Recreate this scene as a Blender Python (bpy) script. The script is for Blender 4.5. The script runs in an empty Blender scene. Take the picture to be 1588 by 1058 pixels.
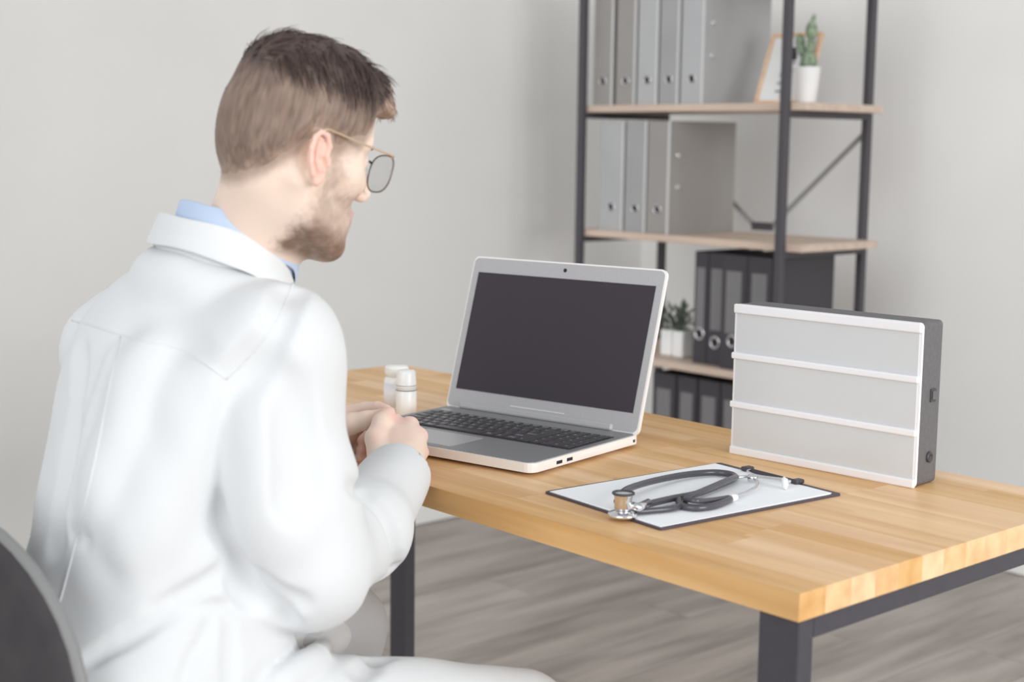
import bpy, bmesh, math, random
import numpy as np
from mathutils import Vector, Matrix
random.seed(7)
np.random.seed(7)
S = bpy.context.scene
COL = S.collection
PI = math.pi

# ------------------------------------------------------------------ camera
FPX = 2280.3
RT = np.array([0.66355521, 0.74801511, 0.01295711])
UP = np.array([-0.1086435, 0.07921163, 0.99091983])
FW = np.array([-0.74019665, 0.65893772, -0.13382827])
CAM = np.array([0.0, 0.0, 1.20])
cam = bpy.data.cameras.new('camera')
cam.lens = FPX * 36 / 1588
cam.sensor_width = 36
cam.clip_start = 0.05
cam.dof.use_dof = True
cam.dof.focus_distance = 2.02
cam.dof.aperture_fstop = 4.0
camo = bpy.data.objects.new('camera', cam)
COL.objects.link(camo)
camo.matrix_world = Matrix(((RT[0], UP[0], -FW[0], CAM[0]), (RT[1], UP[1], -FW[1], CAM[1]),
                            (RT[2], UP[2], -FW[2], CAM[2]), (0, 0, 0, 1)))
S.camera = camo
# ------------------------------------------------------------------ light
w = bpy.data.worlds.new('world')
S.world = w
w.use_nodes = True
w.node_tree.nodes['Background'].inputs[0].default_value = (0.955, 0.985, 1.0, 1)
w.node_tree.nodes['Background'].inputs[1].default_value = 0.61


def area(name, loc, target, sx, sy, power, col=(1, 1, 1)):
    l = bpy.data.lights.new(name, 'AREA')
    l.shape = 'RECTANGLE'
    l.size = sx
    l.size_y = sy
    l.energy = power
    l.color = col
    o = bpy.data.objects.new(name, l)
    COL.objects.link(o)
    o.location = loc
    o.rotation_euler = (Vector(target) - Vector(loc)).to_track_quat('-Z', 'Y').to_euler()


def soft_sun(name, d, strength, ang, col):
    l = bpy.data.lights.new(name, 'SUN')
    l.energy = strength
    l.angle = math.radians(ang)
    l.color = col
    o = bpy.data.objects.new(name, l)
    COL.objects.link(o)
    o.rotation_euler = Vector(d).to_track_quat('-Z', 'Y').to_euler()


area('window_light', (1.9, 1.6, 1.5), (-2.4, 2.0, 0.9), 1.5, 1.4, 60, (1.0, 0.995, 0.985))
soft_sun('window_daylight', (-1.0, 0.25, -0.22), 0.08, 28, (1.0, 0.995, 0.985))
soft_sun('rear_window_daylight', (-0.30, 0.90, -0.26), 1.12, 45, (0.99, 0.995, 1.0))
S.view_settings.view_transform = 'Standard'
S.view_settings.look = 'None'
S.view_settings.gamma = 1
S.view_settings.use_curve_mapping = False
S.view_settings.exposure = 0.06


# ------------------------------------------------------------------ helpers
def ray(x, y):
    return FW + RT * (x - 794) / FPX - UP * (y - 529) / FPX


def onz(x, y, z):
    d = ray(x, y)
    return CAM + d * (z - CAM[2]) / d[2]


def onx(x, y, X):
    d = ray(x, y)
    return CAM + d * X / d[0]


def ony(x, y, Y):
    d = ray(x, y)
    return CAM + d * Y / d[1]


def P(x, y, d):
    return CAM + ray(x, y) * d


def lin(c):
    out = []
    for v in c:
        v = v / 255.0
        out.append(v / 12.92 if v <= 0.04045 else ((v + 0.055) / 1.055) ** 2.4)
    return tuple(out) + (1.0,)


def mat(name, rgb, rough=0.5, metal=0.0, spec=0.5, var=0.0, scale=20, stretch=(1, 1, 1), bump=0.0,
        objvar=0.0, rgb2=None, trans=0.0, sss=0.0, coat=0.0, detail=4, attr=None):
    m = bpy.data.materials.new(name)
    m.use_nodes = True
    nt = m.node_tree
    N = nt.nodes
    L = nt.links
    b = N['Principled BSDF']
    b.inputs['Base Color'].default_value = lin(rgb)
    b.inputs['Roughness'].default_value = rough
    b.inputs['Metallic'].default_value = metal
    b.inputs['Specular IOR Level'].default_value = spec
    b.inputs['Transmission Weight'].default_value = trans
    b.inputs['Coat Weight'].default_value = coat
    if sss:
        b.inputs['Subsurface Weight'].default_value = sss
        b.inputs['Subsurface Radius'].default_value = (0.9, 0.35, 0.2)
        b.inputs['Subsurface Scale'].default_value = 0.006
    tc = N.new('ShaderNodeTexCoord')
    mp = N.new('ShaderNodeMapping')
    mp.inputs['Scale'].default_value = stretch
    L.new(tc.outputs['Object'], mp.inputs['Vector'])
    oi = N.new('ShaderNodeObjectInfo')
    if objvar or True:
        vm = N.new('ShaderNodeVectorMath')
        vm.operation = 'ADD'
        mul = N.new('ShaderNodeMath')
        mul.operation = 'MULTIPLY'
        mul.inputs[1].default_value = 37.0
        L.new(oi.outputs['Random'], mul.inputs[0])
        L.new(mp.outputs['Vector'], vm.inputs[0])
        L.new(mul.outputs[0], vm.inputs[1])
    no = N.new('ShaderNodeTexNoise')
    no.inputs['Scale'].default_value = scale
    no.inputs['Detail'].default_value = detail
    L.new(vm.outputs[0], no.inputs['Vector'])
    cur = None
    if attr:
        at = N.new('ShaderNodeAttribute')
        at.attribute_name = attr
        cur = at.outputs['Color']
    if var or rgb2:
        mx = N.new('ShaderNodeMix')
        mx.data_type = 'RGBA'
        c2 = rgb2 or tuple(max(0, v * (1 - var)) for v in rgb)
        if cur is not None:
            mx.blend_type = 'MULTIPLY'
            mx.inputs[0].default_value = var
            L.new(cur, mx.inputs[6])
            L.new(no.outputs['Fac'], mx.inputs[7])
        else:
            rp = N.new('ShaderNodeMapRange')
            rp.inputs[1].default_value = 0.35
            rp.inputs[2].default_value = 0.68
            L.new(no.outputs['Fac'], rp.inputs[0])
            L.new(rp.outputs[0], mx.inputs[0])
            mx.inputs[6].default_value = lin(rgb)
            mx.inputs[7].default_value = lin(c2)
        cur = mx.outputs[2]
    if objvar:
        hs = N.new('ShaderNodeHueSaturation')
        mr = N.new('ShaderNodeMapRange')
        mr.inputs[3].default_value = 1 - objvar
        mr.inputs[4].default_value = 1 + objvar
        L.new(oi.outputs['Random'], mr.inputs[0])
        L.new(mr.outputs[0], hs.inputs['Value'])
        mr2 = N.new('ShaderNodeMapRange')
        mr2.inputs[3].default_value = 1 + objvar * 1.2
        mr2.inputs[4].default_value = 1 - objvar * 1.2
        L.new(oi.outputs['Random'], mr2.inputs[0])
        L.new(mr2.outputs[0], hs.inputs['Saturation'])
        if cur is None:
            hs.inputs['Color'].default_value = lin(rgb)
        else:
            L.new(cur, hs.inputs['Color'])
        cur = hs.outputs[0]
    if cur is not None:
        L.new(cur, b.inputs['Base Color'])
    if bump:
        bp = N.new('ShaderNodeBump')
        bp.inputs['Strength'].default_value = bump
        bp.inputs['Distance'].default_value = 0.002
        L.new(no.outputs['Fac'], bp.inputs['Height'])
        L.new(bp.outputs['Normal'], b.inputs['Normal'])
    return m


def obj(name, bm, m, parent=None, smooth=False, label=None):
    me = bpy.data.meshes.new(name)
    if isinstance(bm, bmesh.types.BMesh):
        bmesh.ops.recalc_face_normals(bm, faces=bm.faces)
        bm.to_mesh(me)
        bm.free()
    else:
        me.from_pydata(bm[0], [], bm[1])
        me.update()
    o = bpy.data.objects.new(name, me)
    COL.objects.link(o)
    if m is not None:
        me.materials.append(m)
    if smooth:
        me.shade_smooth()
    if parent is not None:
        o.parent = parent
    if label:
        o['label'] = label
    return o


def thing(name, label, cat, loc=(0, 0, 0), rotz=0.0, group=None):
    o = bpy.data.objects.new(name, None)
    COL.objects.link(o)
    o.empty_display_size = 0.05
    o.location = loc
    o.rotation_euler = (0, 0, rotz)
    o['label'] = label
    o['category'] = cat
    if group:
        o['group'] = group
    return o


def struct(o):
    o['kind'] = 'structure'
    return o


def box(lo, hi, bev=0.0, seg=1, bm=None, rot=None, axis=None):
    nb = bmesh.new()
    lo = Vector(lo)
    hi = Vector(hi)
    c = (lo + hi) / 2
    d = hi - lo
    bmesh.ops.create_cube(nb, size=1, matrix=Matrix.Translation(c) @ Matrix.Diagonal((abs(d.x), abs(d.y), abs(d.z), 1)))
    if bev:
        if axis is None:
            ed = list(nb.edges)
        else:
            ed = [e for e in nb.edges if abs((e.verts[0].co - e.verts[1].co).normalized()[axis]) > 0.9]
        bmesh.ops.bevel(nb, geom=ed, offset=bev, segments=seg, profile=0.5, affect='EDGES')
    if rot is not None:
        bmesh.ops.transform(nb, matrix=rot, verts=nb.verts)
    if bm is None:
        return nb
    join(bm, nb)
    return bm


def join(bm, nb):
    me = bpy.data.meshes.new('tmp')
    nb.to_mesh(me)
    nb.free()
    bm.from_mesh(me)
    bpy.data.meshes.remove(me)


def lathe(prof, seg=32, bm=None, mtx=None, cap=True):
    nb = bmesh.new()
    rings = []
    for r, z in prof:
        if r < 1e-6:
            rings.append([nb.verts.new((0, 0, z))])
        else:
            rings.append([nb.verts.new((r * math.cos(2 * PI * i / seg), r * math.sin(2 * PI * i / seg), z)) for i in range(seg)])
    for a, b in zip(rings[:-1], rings[1:]):
        for i in range(seg):
            j = (i + 1) % seg
            if len(a) == 1 and len(b) == 1:
                continue
            if len(a) == 1:
                nb.faces.new((a[0], b[i], b[j]))
            elif len(b) == 1:
                nb.faces.new((a[i], a[j], b[0]))
            else:
                nb.faces.new((a[i], a[j], b[j], b[i]))
    if cap:
        for rg in (rings[0], rings[-1]):
            if len(rg) > 1:
                nb.faces.new(rg)
    if mtx is not None:
        bmesh.ops.transform(nb, matrix=mtx, verts=nb.verts)
    if bm is None:
        return nb
    join(bm, nb)
    return bm


def catmull(pts, n=6, closed=False):
    pts = [Vector(p) for p in pts]
    out = []
    m = len(pts)
    rng = range(m if closed else m - 1)
    for i in rng:
        if closed:
            p0, p1, p2, p3 = pts[(i - 1) % m], pts[i], pts[(i + 1) % m], pts[(i + 2) % m]
        else:
            p0, p1, p2, p3 = pts[max(i - 1, 0)], pts[i], pts[i + 1], pts[min(i + 2, m - 1)]
        for k in range(n):
            t = k / n
            out.append(0.5 * ((2 * p1) + (-p0 + p2) * t + (2 * p0 - 5 * p1 + 4 * p2 - p3) * t * t + (-p0 + 3 * p1 - 3 * p2 + p3) * t ** 3))
    if not closed:
        out.append(pts[-1])
    return out


def tube(pts, r, seg=10, bm=None, closed=False, radii=None, cap=True):
    nb = bmesh.new()
    pts = [Vector(p) for p in pts]
    n = len(pts)
    rings = []
    nrm = None
    for i, p in enumerate(pts):
        if closed:
            t = (pts[(i + 1) % n] - pts[i - 1]).normalized()
        else:
            t = (pts[min(i + 1, n - 1)] - pts[max(i - 1, 0)]).normalized()
        if nrm is None:
            nrm = t.orthogonal().normalized()
        nrm = (nrm - t * nrm.dot(t))
        if nrm.length < 1e-6:
            nrm = t.orthogonal()
        nrm.normalize()
        b = t.cross(nrm)
        rr = radii[i] if radii else r
        rings.append([nb.verts.new(p + (nrm * math.cos(2 * PI * k / seg) + b * math.sin(2 * PI * k / seg)) * rr) for k in range(seg)])
    for i in range(n if closed else n - 1):
        a, b = rings[i], rings[(i + 1) % n]
        for k in range(seg):
            nb.faces.new((a[k], a[(k + 1) % seg], b[(k + 1) % seg], b[k]))
    if cap and not closed:
        nb.faces.new(rings[0])
        nb.faces.new(rings[-1])
    if bm is None:
        return nb
    join(bm, nb)
    return bm


def torus(R, r, mtx, bm=None, seg=28, sides=8):
    return tube([mtx @ Vector((R * math.cos(2 * PI * i / seg), R * math.sin(2 * PI * i / seg), 0)) for i in range(seg)], r, sides, bm, closed=True)


# ------------------------------------------------------------------ materials
M = {}
M['wall'] = mat('wall_paint', (230, 229, 227), 0.9, spec=0.2, var=0.015, scale=3)
M['skirting'] = mat('white_skirting', (240, 240, 238), 0.5)
M['floor'] = mat('grey_oak_floor', (187, 178, 171), 0.5, spec=0.3, rgb2=(150, 141, 135), scale=2.2, stretch=(7, 0.9, 1), objvar=0.05, bump=0.05, detail=8)
M['floor_gap'] = mat('floor_joint', (120, 112, 107), 0.9)
M['pine'] = mat('glued_pine', (240, 200, 150), 0.42, spec=0.4, rgb2=(222, 174, 122), scale=2.6, stretch=(1.0, 14, 14), objvar=0.12, detail=6)
M['steel_black'] = mat('black_powder_steel', (72, 69, 76), 0.5, spec=0.4, var=0.05, scale=60)
M['shelf_wood'] = mat('pale_oak_board', (208, 188, 172), 0.6, rgb2=(192, 172, 157), scale=3, stretch=(1, 12, 12))
M['shelf_steel'] = mat('dark_shelf_steel', (74, 71, 77), 0.5, spec=0.4)
M['grey_binder'] = mat('grey_binder_card', (158, 158, 159), 0.6, var=0.03, scale=9)
M['grey_binder_light'] = mat('light_grey_binder_card', (174, 175, 177), 0.6, var=0.03, scale=9)
M['grey_binder_warm'] = mat('warm_grey_binder_card', (150, 147, 144), 0.6, var=0.03, scale=9)
M['lit_edge'] = mat('painted_lit_edge', (206, 206, 206), 0.5)  # tone of the binders' lit edges, side light put into the colour
M['black_binder'] = mat('black_binder_card', (62, 59, 64), 0.55, var=0.04, scale=200)
M['label_grey'] = mat('grey_spine_label', (118, 117, 119), 0.5)
M['paper'] = mat('white_paper', (250, 252, 255), 0.8, spec=0.2)
M['print_paper'] = mat('grey_white_print_paper', (216, 217, 217), 0.7)
M['chrome'] = mat('chrome_metal', (225, 225, 228), 0.18, metal=1.0)
M['hole'] = mat('dark_hole', (45, 42, 46), 0.9)
M['pot'] = mat('white_ceramic', (240, 240, 240), 0.35)
M['soil'] = mat('dark_soil', (92, 78, 66), 0.95, var=0.3, scale=90, bump=0.6)
M['cactus'] = mat('cactus_green', (150, 164, 140), 0.7, rgb2=(98, 120, 96), scale=90, bump=0.3)
M['leaf'] = mat('leaf_green', (88, 98, 86), 0.55, rgb2=(64, 76, 64), scale=30)
M['frame_wood'] = mat('light_frame_wood', (222, 190, 158), 0.5, rgb2=(205, 170, 136), scale=12, stretch=(1, 6, 6))
M['print_ink'] = mat('grey_print_ink', (120, 126, 122), 0.9)
M['lap_white'] = mat('white_laptop_plastic', (246, 244, 242), 0.3)
M['lap_deck'] = mat('grey_laptop_deck', (148, 148, 151), 0.42, metal=0.3, var=0.03, scale=300)
M['lap_bezel'] = mat('silver_laptop_bezel', (186, 186, 189), 0.42, metal=0.2, var=0.02, scale=300)
M['lap_pad'] = mat('light_grey_touchpad', (186, 186, 188), 0.35, metal=0.2)
M['lap_screen'] = mat('dark_screen_glass', (64, 59, 66), 0.25, spec=0.25)
M['key'] = mat('black_key_plastic', (66, 63, 68), 0.4)
M['legend'] = mat('white_key_print', (225, 225, 228), 0.6)
M['box_grey'] = mat('dark_grey_box_plastic', (104, 103, 106), 0.55, var=0.08, scale=150, bump=0.1)
M['box_white'] = mat('white_box_rail', (238, 238, 242), 0.35)
M['box_panel'] = mat('milky_diffuser_panel', (209, 212, 215), 0.22, spec=0.5, var=0.01, scale=8)
M['black_plastic'] = mat('black_plastic', (66, 63, 68), 0.4)
M['board_black'] = mat('dark_clipboard_vinyl', (78, 70, 76), 0.5)
M['tubing'] = mat('dark_grey_pvc_tubing', (74, 72, 80), 0.25, spec=0.6)
M['rubber_white'] = mat('white_rubber', (240, 240, 242), 0.4)
M['bottle_white'] = mat('white_bottle_plastic', (243, 243, 241), 0.3, sss=0.0)
M['bottle_label'] = mat('pale_label', (232, 233, 238), 0.45)
M['ring_dark'] = mat('dark_print_band', (70, 74, 76), 0.5)
M['coat'] = mat('white_coat_cotton', (229, 231, 233), 0.85, spec=0.15, bump=0.05, scale=500)
M['shirt'] = mat('light_blue_shirt', (196, 213, 238), 0.8, spec=0.2, bump=0.05, scale=500)
M['trousers'] = mat('light_grey_trousers', (206, 207, 209), 0.85, spec=0.1)
M['shoe'] = mat('white_shoe_leather', (235, 235, 235), 0.5)
M['skin'] = mat('skin', (246, 224, 210), 0.5, spec=0.3, sss=0.25, attr='tint')
M['hair'] = mat('brown_hair', (90, 74, 66), 0.5, spec=0.25, attr='tint')
M['beard'] = mat('beard_hair', (140, 112, 94), 0.6, spec=0.2)
M['eye'] = mat('eye_white', (235, 232, 228), 0.2)
M['iris'] = mat('grey_iris', (70, 72, 76), 0.2)
M['gold'] = mat('gold_frame_metal', (226, 200, 172), 0.3, metal=0.7)
M['rim'] = mat('dark_rim_metal', (118, 104, 98), 0.35, metal=0.6)
M['chair'] = mat('dark_chair_fabric', (72, 70, 73), 0.85, spec=0.2, rgb2=(79, 76, 77), scale=25, bump=0.1)
M['chair_edge'] = mat('grey_chair_edge', (140, 140, 140), 0.5)
gl = bpy.data.materials.new('clear_lens')
gl.use_nodes = True
gn = gl.node_tree
gn.nodes.remove(gn.nodes['Principled BSDF'])
g1 = gn.nodes.new('ShaderNodeBsdfTransparent')
g1.inputs[0].default_value = (0.93, 0.945, 0.95, 1)
g2 = gn.nodes.new('ShaderNodeBsdfGlossy')
g2.inputs['Roughness'].default_value = 0.03
g3 = gn.nodes.new('ShaderNodeMixShader')
g3.inputs[0].default_value = 0.07
gn.links.new(g1.outputs[0], g3.inputs[1])
gn.links.new(g2.outputs[0], g3.inputs[2])
gn.links.new(g3.outputs[0], gn.nodes['Material Output'].inputs[0])
M['lens'] = gl

# ------------------------------------------------------------------ room
XL, YB = -3.545, 3.756
struct(obj('wall_left', box((XL - 0.12, -2.6, 0), (XL, YB + 0.12, 2.75)), M['wall']))
struct(obj('wall_back', box((XL, YB, 0), (3.2, YB + 0.12, 2.75)), M['wall']))
struct(obj('baseboard_left', box((XL, -2.6, 0.012), (XL + 0.014, YB - 0.014, 0.075), 0.003), M['skirting']))
struct(obj('baseboard_back', box((XL, YB - 0.014, 0.012), (3.2, YB, 0.075), 0.003), M['skirting']))
fl = struct(obj('floor', box((XL, -2.6, -0.1), (3.2, YB, 0.0)), M['floor_gap']))
pw, plen = 0.192, 1.285
x = XL + 0.003
col = 0
while x < 1.2:
    off = (col * 0.431) % 1.0 * plen
    y = -2.2 - off
    while y < YB:
        y0, y1 = max(y, -2.5), min(y + plen, YB - 0.003)
        if y1 - y0 > 0.08:
            bm = box((-pw / 2 + 0.0012, -(y1 - y0) / 2 + 0.0012, 0), (pw / 2 - 0.0012, (y1 - y0) / 2 - 0.0012, 0.010))
            o = obj('plank', bm, M['floor'], fl)
            o.location = (x + pw / 2, (y0 + y1) / 2, 0.0)
        y += plen
    x += pw
    col += 1

# ------------------------------------------------------------------ table
TX0, TX1, TY0, TY1, TZ = -2.358, -0.882, 1.18, 1.80, 0.75
TH = 0.030
tb = thing('desk', 'pine butcher-block desk with black steel frame legs', 'desk', ((TX0 + TX1) / 2, (TY0 + TY1) / 2, 0))
tc = Vector(tb.location)
top = obj('tabletop', box((TX0 - tc.x + 0.002, TY0 - tc.y + 0.002, TZ - TH + 0.001), (TX1 - tc.x - 0.002, TY1 - tc.y - 0.002, TZ - 0.004)), M['pine'], tb)
nrow = 14
rw = (TY1 - TY0) / nrow
for i in range(nrow):
    xx = TX0
    first = True
    while xx < TX1 - 1e-4:
        ln = random.uniform(0.2, 0.46)
        if first:
            ln *= random.uniform(0.35, 1)
            first = False
        x1 = xx + ln
        if i == 0 and xx > TX0:
            x1 = TX1
        if TX1 - x1 < 0.09:
            x1 = TX1
        g = 0.00012
        bm = box((-(x1 - xx) / 2 + g, -rw / 2 + g, -TH / 2), ((x1 - xx) / 2 - g, rw / 2 - g, TH / 2))
        o = obj('stave', bm, M['pine'], top)
        o.location = ((xx + x1) / 2 - tc.x, TY0 + (i + 0.5) * rw - tc.y, TZ - TH / 2)
        xx = x1
for sx in (-1, 1):
    fx0 = (TX1 - 0.005 - 0.052) if sx > 0 else (TX0 + 0.005)
    fx0 -= tc.x
    fx1 = fx0 + 0.052
    ya, yb = TY0 + 0.008 - tc.y, TY1 - 0.008 - tc.y
    zt = TZ - TH
    obj('rail', box((fx0, ya + 0.0248, zt - 0.025), (fx1, yb - 0.0248, zt), 0.0012), M['steel_black'], tb)
    obj('leg', box((fx0, ya, 0.035), (fx1, ya + 0.025, zt), 0.0012), M['steel_black'], tb)
    obj('leg', box((fx0, yb - 0.025, 0.035), (fx1, yb, zt), 0.0012), M['steel_black'], tb)
    obj('foot_rail', box((fx0, ya, 0.010), (fx1, yb, 0.035), 0.002), M['steel_black'], tb)

# ------------------------------------------------------------------ shelf
SX0, SX1, SY0, SY1 = -3.205, -2.357, 3.10, 3.44
BT = [1.674, 1.312, 0.945, 0.585, 0.225]
sh = thing('shelf_unit', 'open bookcase of dark steel posts with pale wood boards in the room corner', 'shelf', ((SX0 + SX1) / 2, (SY0 + SY1) / 2, 0))
sc = Vector(sh.location)


def rel(a, c):
    return (a[0] - c.x, a[1] - c.y, a[2] - c.z)


for z in BT:
    obj('shelf_board', box(rel((SX0, SY0, z - 0.02), sc), rel((SX1, SY1, z), sc), 0.001), M['shelf_wood'], sh)
    for xa in (-3.181, -2.428):
        obj('side_rail', box(rel((xa + 0.001, SY0 - 0.001, z - 0.038), sc), rel((xa + 0.022, SY1 - 0.002, z - 0.0205), sc)), M['shelf_steel'], sh)
for xa in (-3.181, -2.428):
    for ya in (SY0 - 0.0225, SY1 + 0.001):
        obj('post', box(rel((xa, ya, 0.0115), sc), rel((xa + 0.023, ya + 0.0215, 2.02), sc), 0.002), M['shelf_steel'], sh)
# V brace with centre plate
yb = SY1 + 0.012
pl = [onx(0, 0, -1)] and ony(1167, 350, yb)
pr = ony(1198, 350, yb)
zb = float(pl[2])
obj('brace_plate', box(rel((pl[0], yb - 0.008, zb - 0.012), sc), rel((pr[0] + 0.004, yb + 0.004, zb + 0.012), sc), 0.002), M['shelf_steel'], sh)
pt = ony(1347, 205, yb)
for a, b in (((float(pr[0]), yb, zb + 0.004), (-2.42, yb, float(pt[2]))), ((float(pl[0]) + 0.004, yb, zb + 0.004), (-3.165, yb, float(pt[2])))):
    v = Vector(b) - Vector(a)
    mt = Matrix.Translation((Vector(a) + Vector(b)) / 2 - sc) @ v.to_track_quat('X', 'Z').to_matrix().to_4x4()
    obj('brace', box((-v.length / 2, -0.002, -0.007), (v.length / 2, 0.002, 0.007), rot=mt), M['chair_edge'], sh)


def binder(x0, x1, y0, z, h, d, m, name, label, group, ring_z=0.07, spine_label=False, rivets=False, ring=True):
    c = ((x0 + x1) / 2, y0 + d / 2, z)
    b = thing(name, label, 'binder', c, 0, group)
    hw, hd, t = (x1 - x0) / 2, d / 2, 0.0028
    bm = box((-hw, -hd, 0), (-hw + t, hd, h), 0.0005)
    box((hw - t, -hd, 0), (hw, hd, h), 0.0005, bm=bm)
    box((-hw, -hd - 0.001, 0.0), (hw, -hd + t, h), 0.0012, bm=bm)
    obj('cover', bm, m, b)
    obj('paper_stack', box((-hw + t + 0.006, -hd + 0.012, 0.006), (hw - t - 0.008, hd - 0.02, h - 0.018)), M['paper'], b)
    if ring:
        mt = Matrix.Translation((0, -hd - 0.0015, ring_z)) @ Matrix.Rotation(PI / 2, 4, 'X')
        obj('finger_ring', torus(0.0155 if spine_label else 0.0120, 0.0034 if spine_label else 0.0022, mt), M['chrome'], b, True)
        obj('finger_hole', lathe([(0.0, -0.001), (0.0105, -0.001), (0.0105, 0.0005), (0, 0.0005)], 20, mtx=mt), M['hole'], b)
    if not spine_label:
        obj('lit_edge_strip', box((hw - 0.007, -hd - 0.0018, 0.001), (hw + 0.0003, -hd - 0.0005, h - 0.001)), M['lit_edge'], b)  # pale sliver paints the light caught by the cover's right edge
    if spine_label:
        obj('spine_label', box((-hw * 0.62, -hd - 0.0025, 0.10), (hw * 0.62, -hd - 0.0008, h - 0.045), 0.0004), M['label_grey'], b)
    if rivets:
        for zz in (h * 0.42, h * 0.70):
            mt = Matrix.Translation((hw + 0.0006, -hd + 0.035, zz)) @ Matrix.Rotation(PI / 2, 4, 'Y')
            obj('rivet', lathe([(0.0, -0.001), (0.009, -0.001), (0.008, 0.002), (0.004, 0.0015), (0, -0.0002)], 18, mtx=mt), M['chrome'], b, True)
    return b


def xat(px, py, Y):
    return float(ony(px, py, Y)[0])


G1 = 'grey binders on the upper shelf'
for i, (a, b_, lab, mm) in enumerate((
        (920, 950, 'grey ring binder at the left end of the upper shelf row, beside the post', 'grey_binder_warm'),
        (955, 985, 'darker grey ring binder, second from the left post on the upper shelf', 'grey_binder_warm'),
        (988, 1019, 'lighter grey ring binder in the middle of the upper shelf row', 'grey_binder_light'),
        (1022, 1052, 'grey ring binder on the upper shelf, second from the right end of its row', 'grey_binder'),
        (1055, 1090, 'light grey binder ending the upper row, its riveted side cover in view', 'grey_binder_light'))):
    binder(xat(a, 150, 3.12), xat(b_, 150, 3.12), 3.12, 1.312, 0.318, 0.285, M[mm], 'grey_binder', lab, G1, rivets=(i == 4))
G2 = 'grey binders on the middle shelf'
for i, (a, b_, lab, mm) in enumerate((
        (930, 966, 'pale grey ring binder at the left end of the middle shelf row', 'grey_binder_light'),
        (969, 1001, 'mid grey ring binder between two others on the middle shelf', 'grey_binder'),
        (1003, 1037, 'warm grey binder ending the middle row, its riveted side cover in view', 'grey_binder_warm'))):
    binder(xat(a, 320, 3.12), xat(b_, 320, 3.12), 3.12, 0.945, 0.322, 0.285, M[mm], 'grey_binder', lab, G2, rivets=(i == 2))
G3 = 'black lever arch files below the middle shelf'
e = [-2.759, -2.708, -2.642, -2.552, -2.466, -2.437]
for i, lab in enumerate(('black lever arch file at the left of its row, beside the white plant pots',
                         'black lever arch file, second from the left above the lower board, chrome ring set low',
                         'black lever arch file with a wide grey label, left of the front shelf post',
                         'black file just left of the front shelf post, its ring hidden by the lightbox',
                         'slim black file ending its row, its plain side in view behind the post')):
    binder(e[i] + 0.0015, e[i + 1] - 0.0015, 3.125 + (0.02 if i < 2 else 0), 0.585, 0.318, 0.235, M['black_binder'], 'lever_arch_file', lab, G3,
           ring_z=(0.085, 0.066, 0.08, 0.08, 0.08)[i], spine_label=True, ring=(i < 4))
G4 = 'black files on the lowest visible shelf'
ee = [(1012, 1047), (1050, 1080), (1083, 1116), (1118, 1150)]
for i, lab in enumerate(('black file on the lowest board, nearest the laptop lid edge',
                         'black file on the lowest board, second from the laptop lid, dull grey label',
                         'black file on the lowest board, third from the laptop lid',
                         'black file on the lowest board, mostly hidden behind the lightbox')):
    binder(xat(ee[i][0], 620, 3.13), xat(ee[i][1], 620, 3.13), 3.13, 0.225, 0.318, 0.285, M['black_binder'], 'lever_arch_file', lab, G4, spine_label=True)

# picture frame leaning on the upper board
pfc = ony(1168, 158, 3.17)
pf = thing('picture_frame', 'thin light wood picture frame with a pale botanical print on the upper shelf', 'picture frame', (float(pfc[0]), 3.17, 1.3128))
lean = Matrix.Rotation(math.radians(-23), 4, 'X')
fw_, fh_, ft = 0.158, 0.208, 0.010
rotf = Matrix.Rotation(math.radians(6), 4, 'Z') @ lean
bm = bmesh.new()
for lo, hi in (((0, 0, 0), (fw_, 0.014, ft)), ((0, 0, fh_ - ft), (fw_, 0.014, fh_)), ((0, 0, ft), (ft, 0.014, fh_ - ft)), ((fw_ - ft, 0, ft), (fw_, 0.014, fh_ - ft))):
    box(lo, hi, 0.001, bm=bm, rot=rotf)
obj('frame', bm, M['frame_wood'], pf)
obj('print_sheet', box((ft, 0.006, ft), (fw_ - ft, 0.009, fh_ - ft), rot=rotf), M['print_paper'], pf)
bm = bmesh.new()
for k in range(9):
    z = 0.035 + k * 0.012
    s = 1 if k % 2 else -1
    box((0.075 + s * 0.004, 0.0045, z), (0.075 + s * 0.019, 0.0058, z + 0.006), 0.0, bm=bm, rot=rotf)
box((0.0735, 0.0045, 0.02), (0.0755, 0.0058, 0.15), bm=bm, rot=rotf)
obj('printed_sprig', bm, M['print_ink'], pf)
obj('easel_back', box((fw_ * 0.4, 0.012, 0.004), (fw_ * 0.6, 0.015, 0.15), rot=Matrix.Rotation(math.radians(6), 4, 'Z') @ Matrix.Translation((0, 0.06, 0)) @ Matrix.Rotation(math.radians(8), 4, 'X')), M['hole'], pf)

# cactus
cp = ony(1249.5, 162, 3.19)
ct = thing('potted_cactus', 'small cactus in a tapered white pot beside the wooden picture frame', 'plant', (float(cp[0]), 3.19, 1.3125))
obj('pot', lathe([(0.0, 0.0), (0.023, 0.0), (0.027, 0.006), (0.036, 0.092), (0.0375, 0.094), (0.034, 0.094), (0.032, 0.08), (0, 0.08)], 36), M['pot'], ct, True)
obj('soil', lathe([(0, 0.078), (0.0325, 0.078), (0.0325, 0.083), (0, 0.085)], 24), M['soil'], ct)


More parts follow.
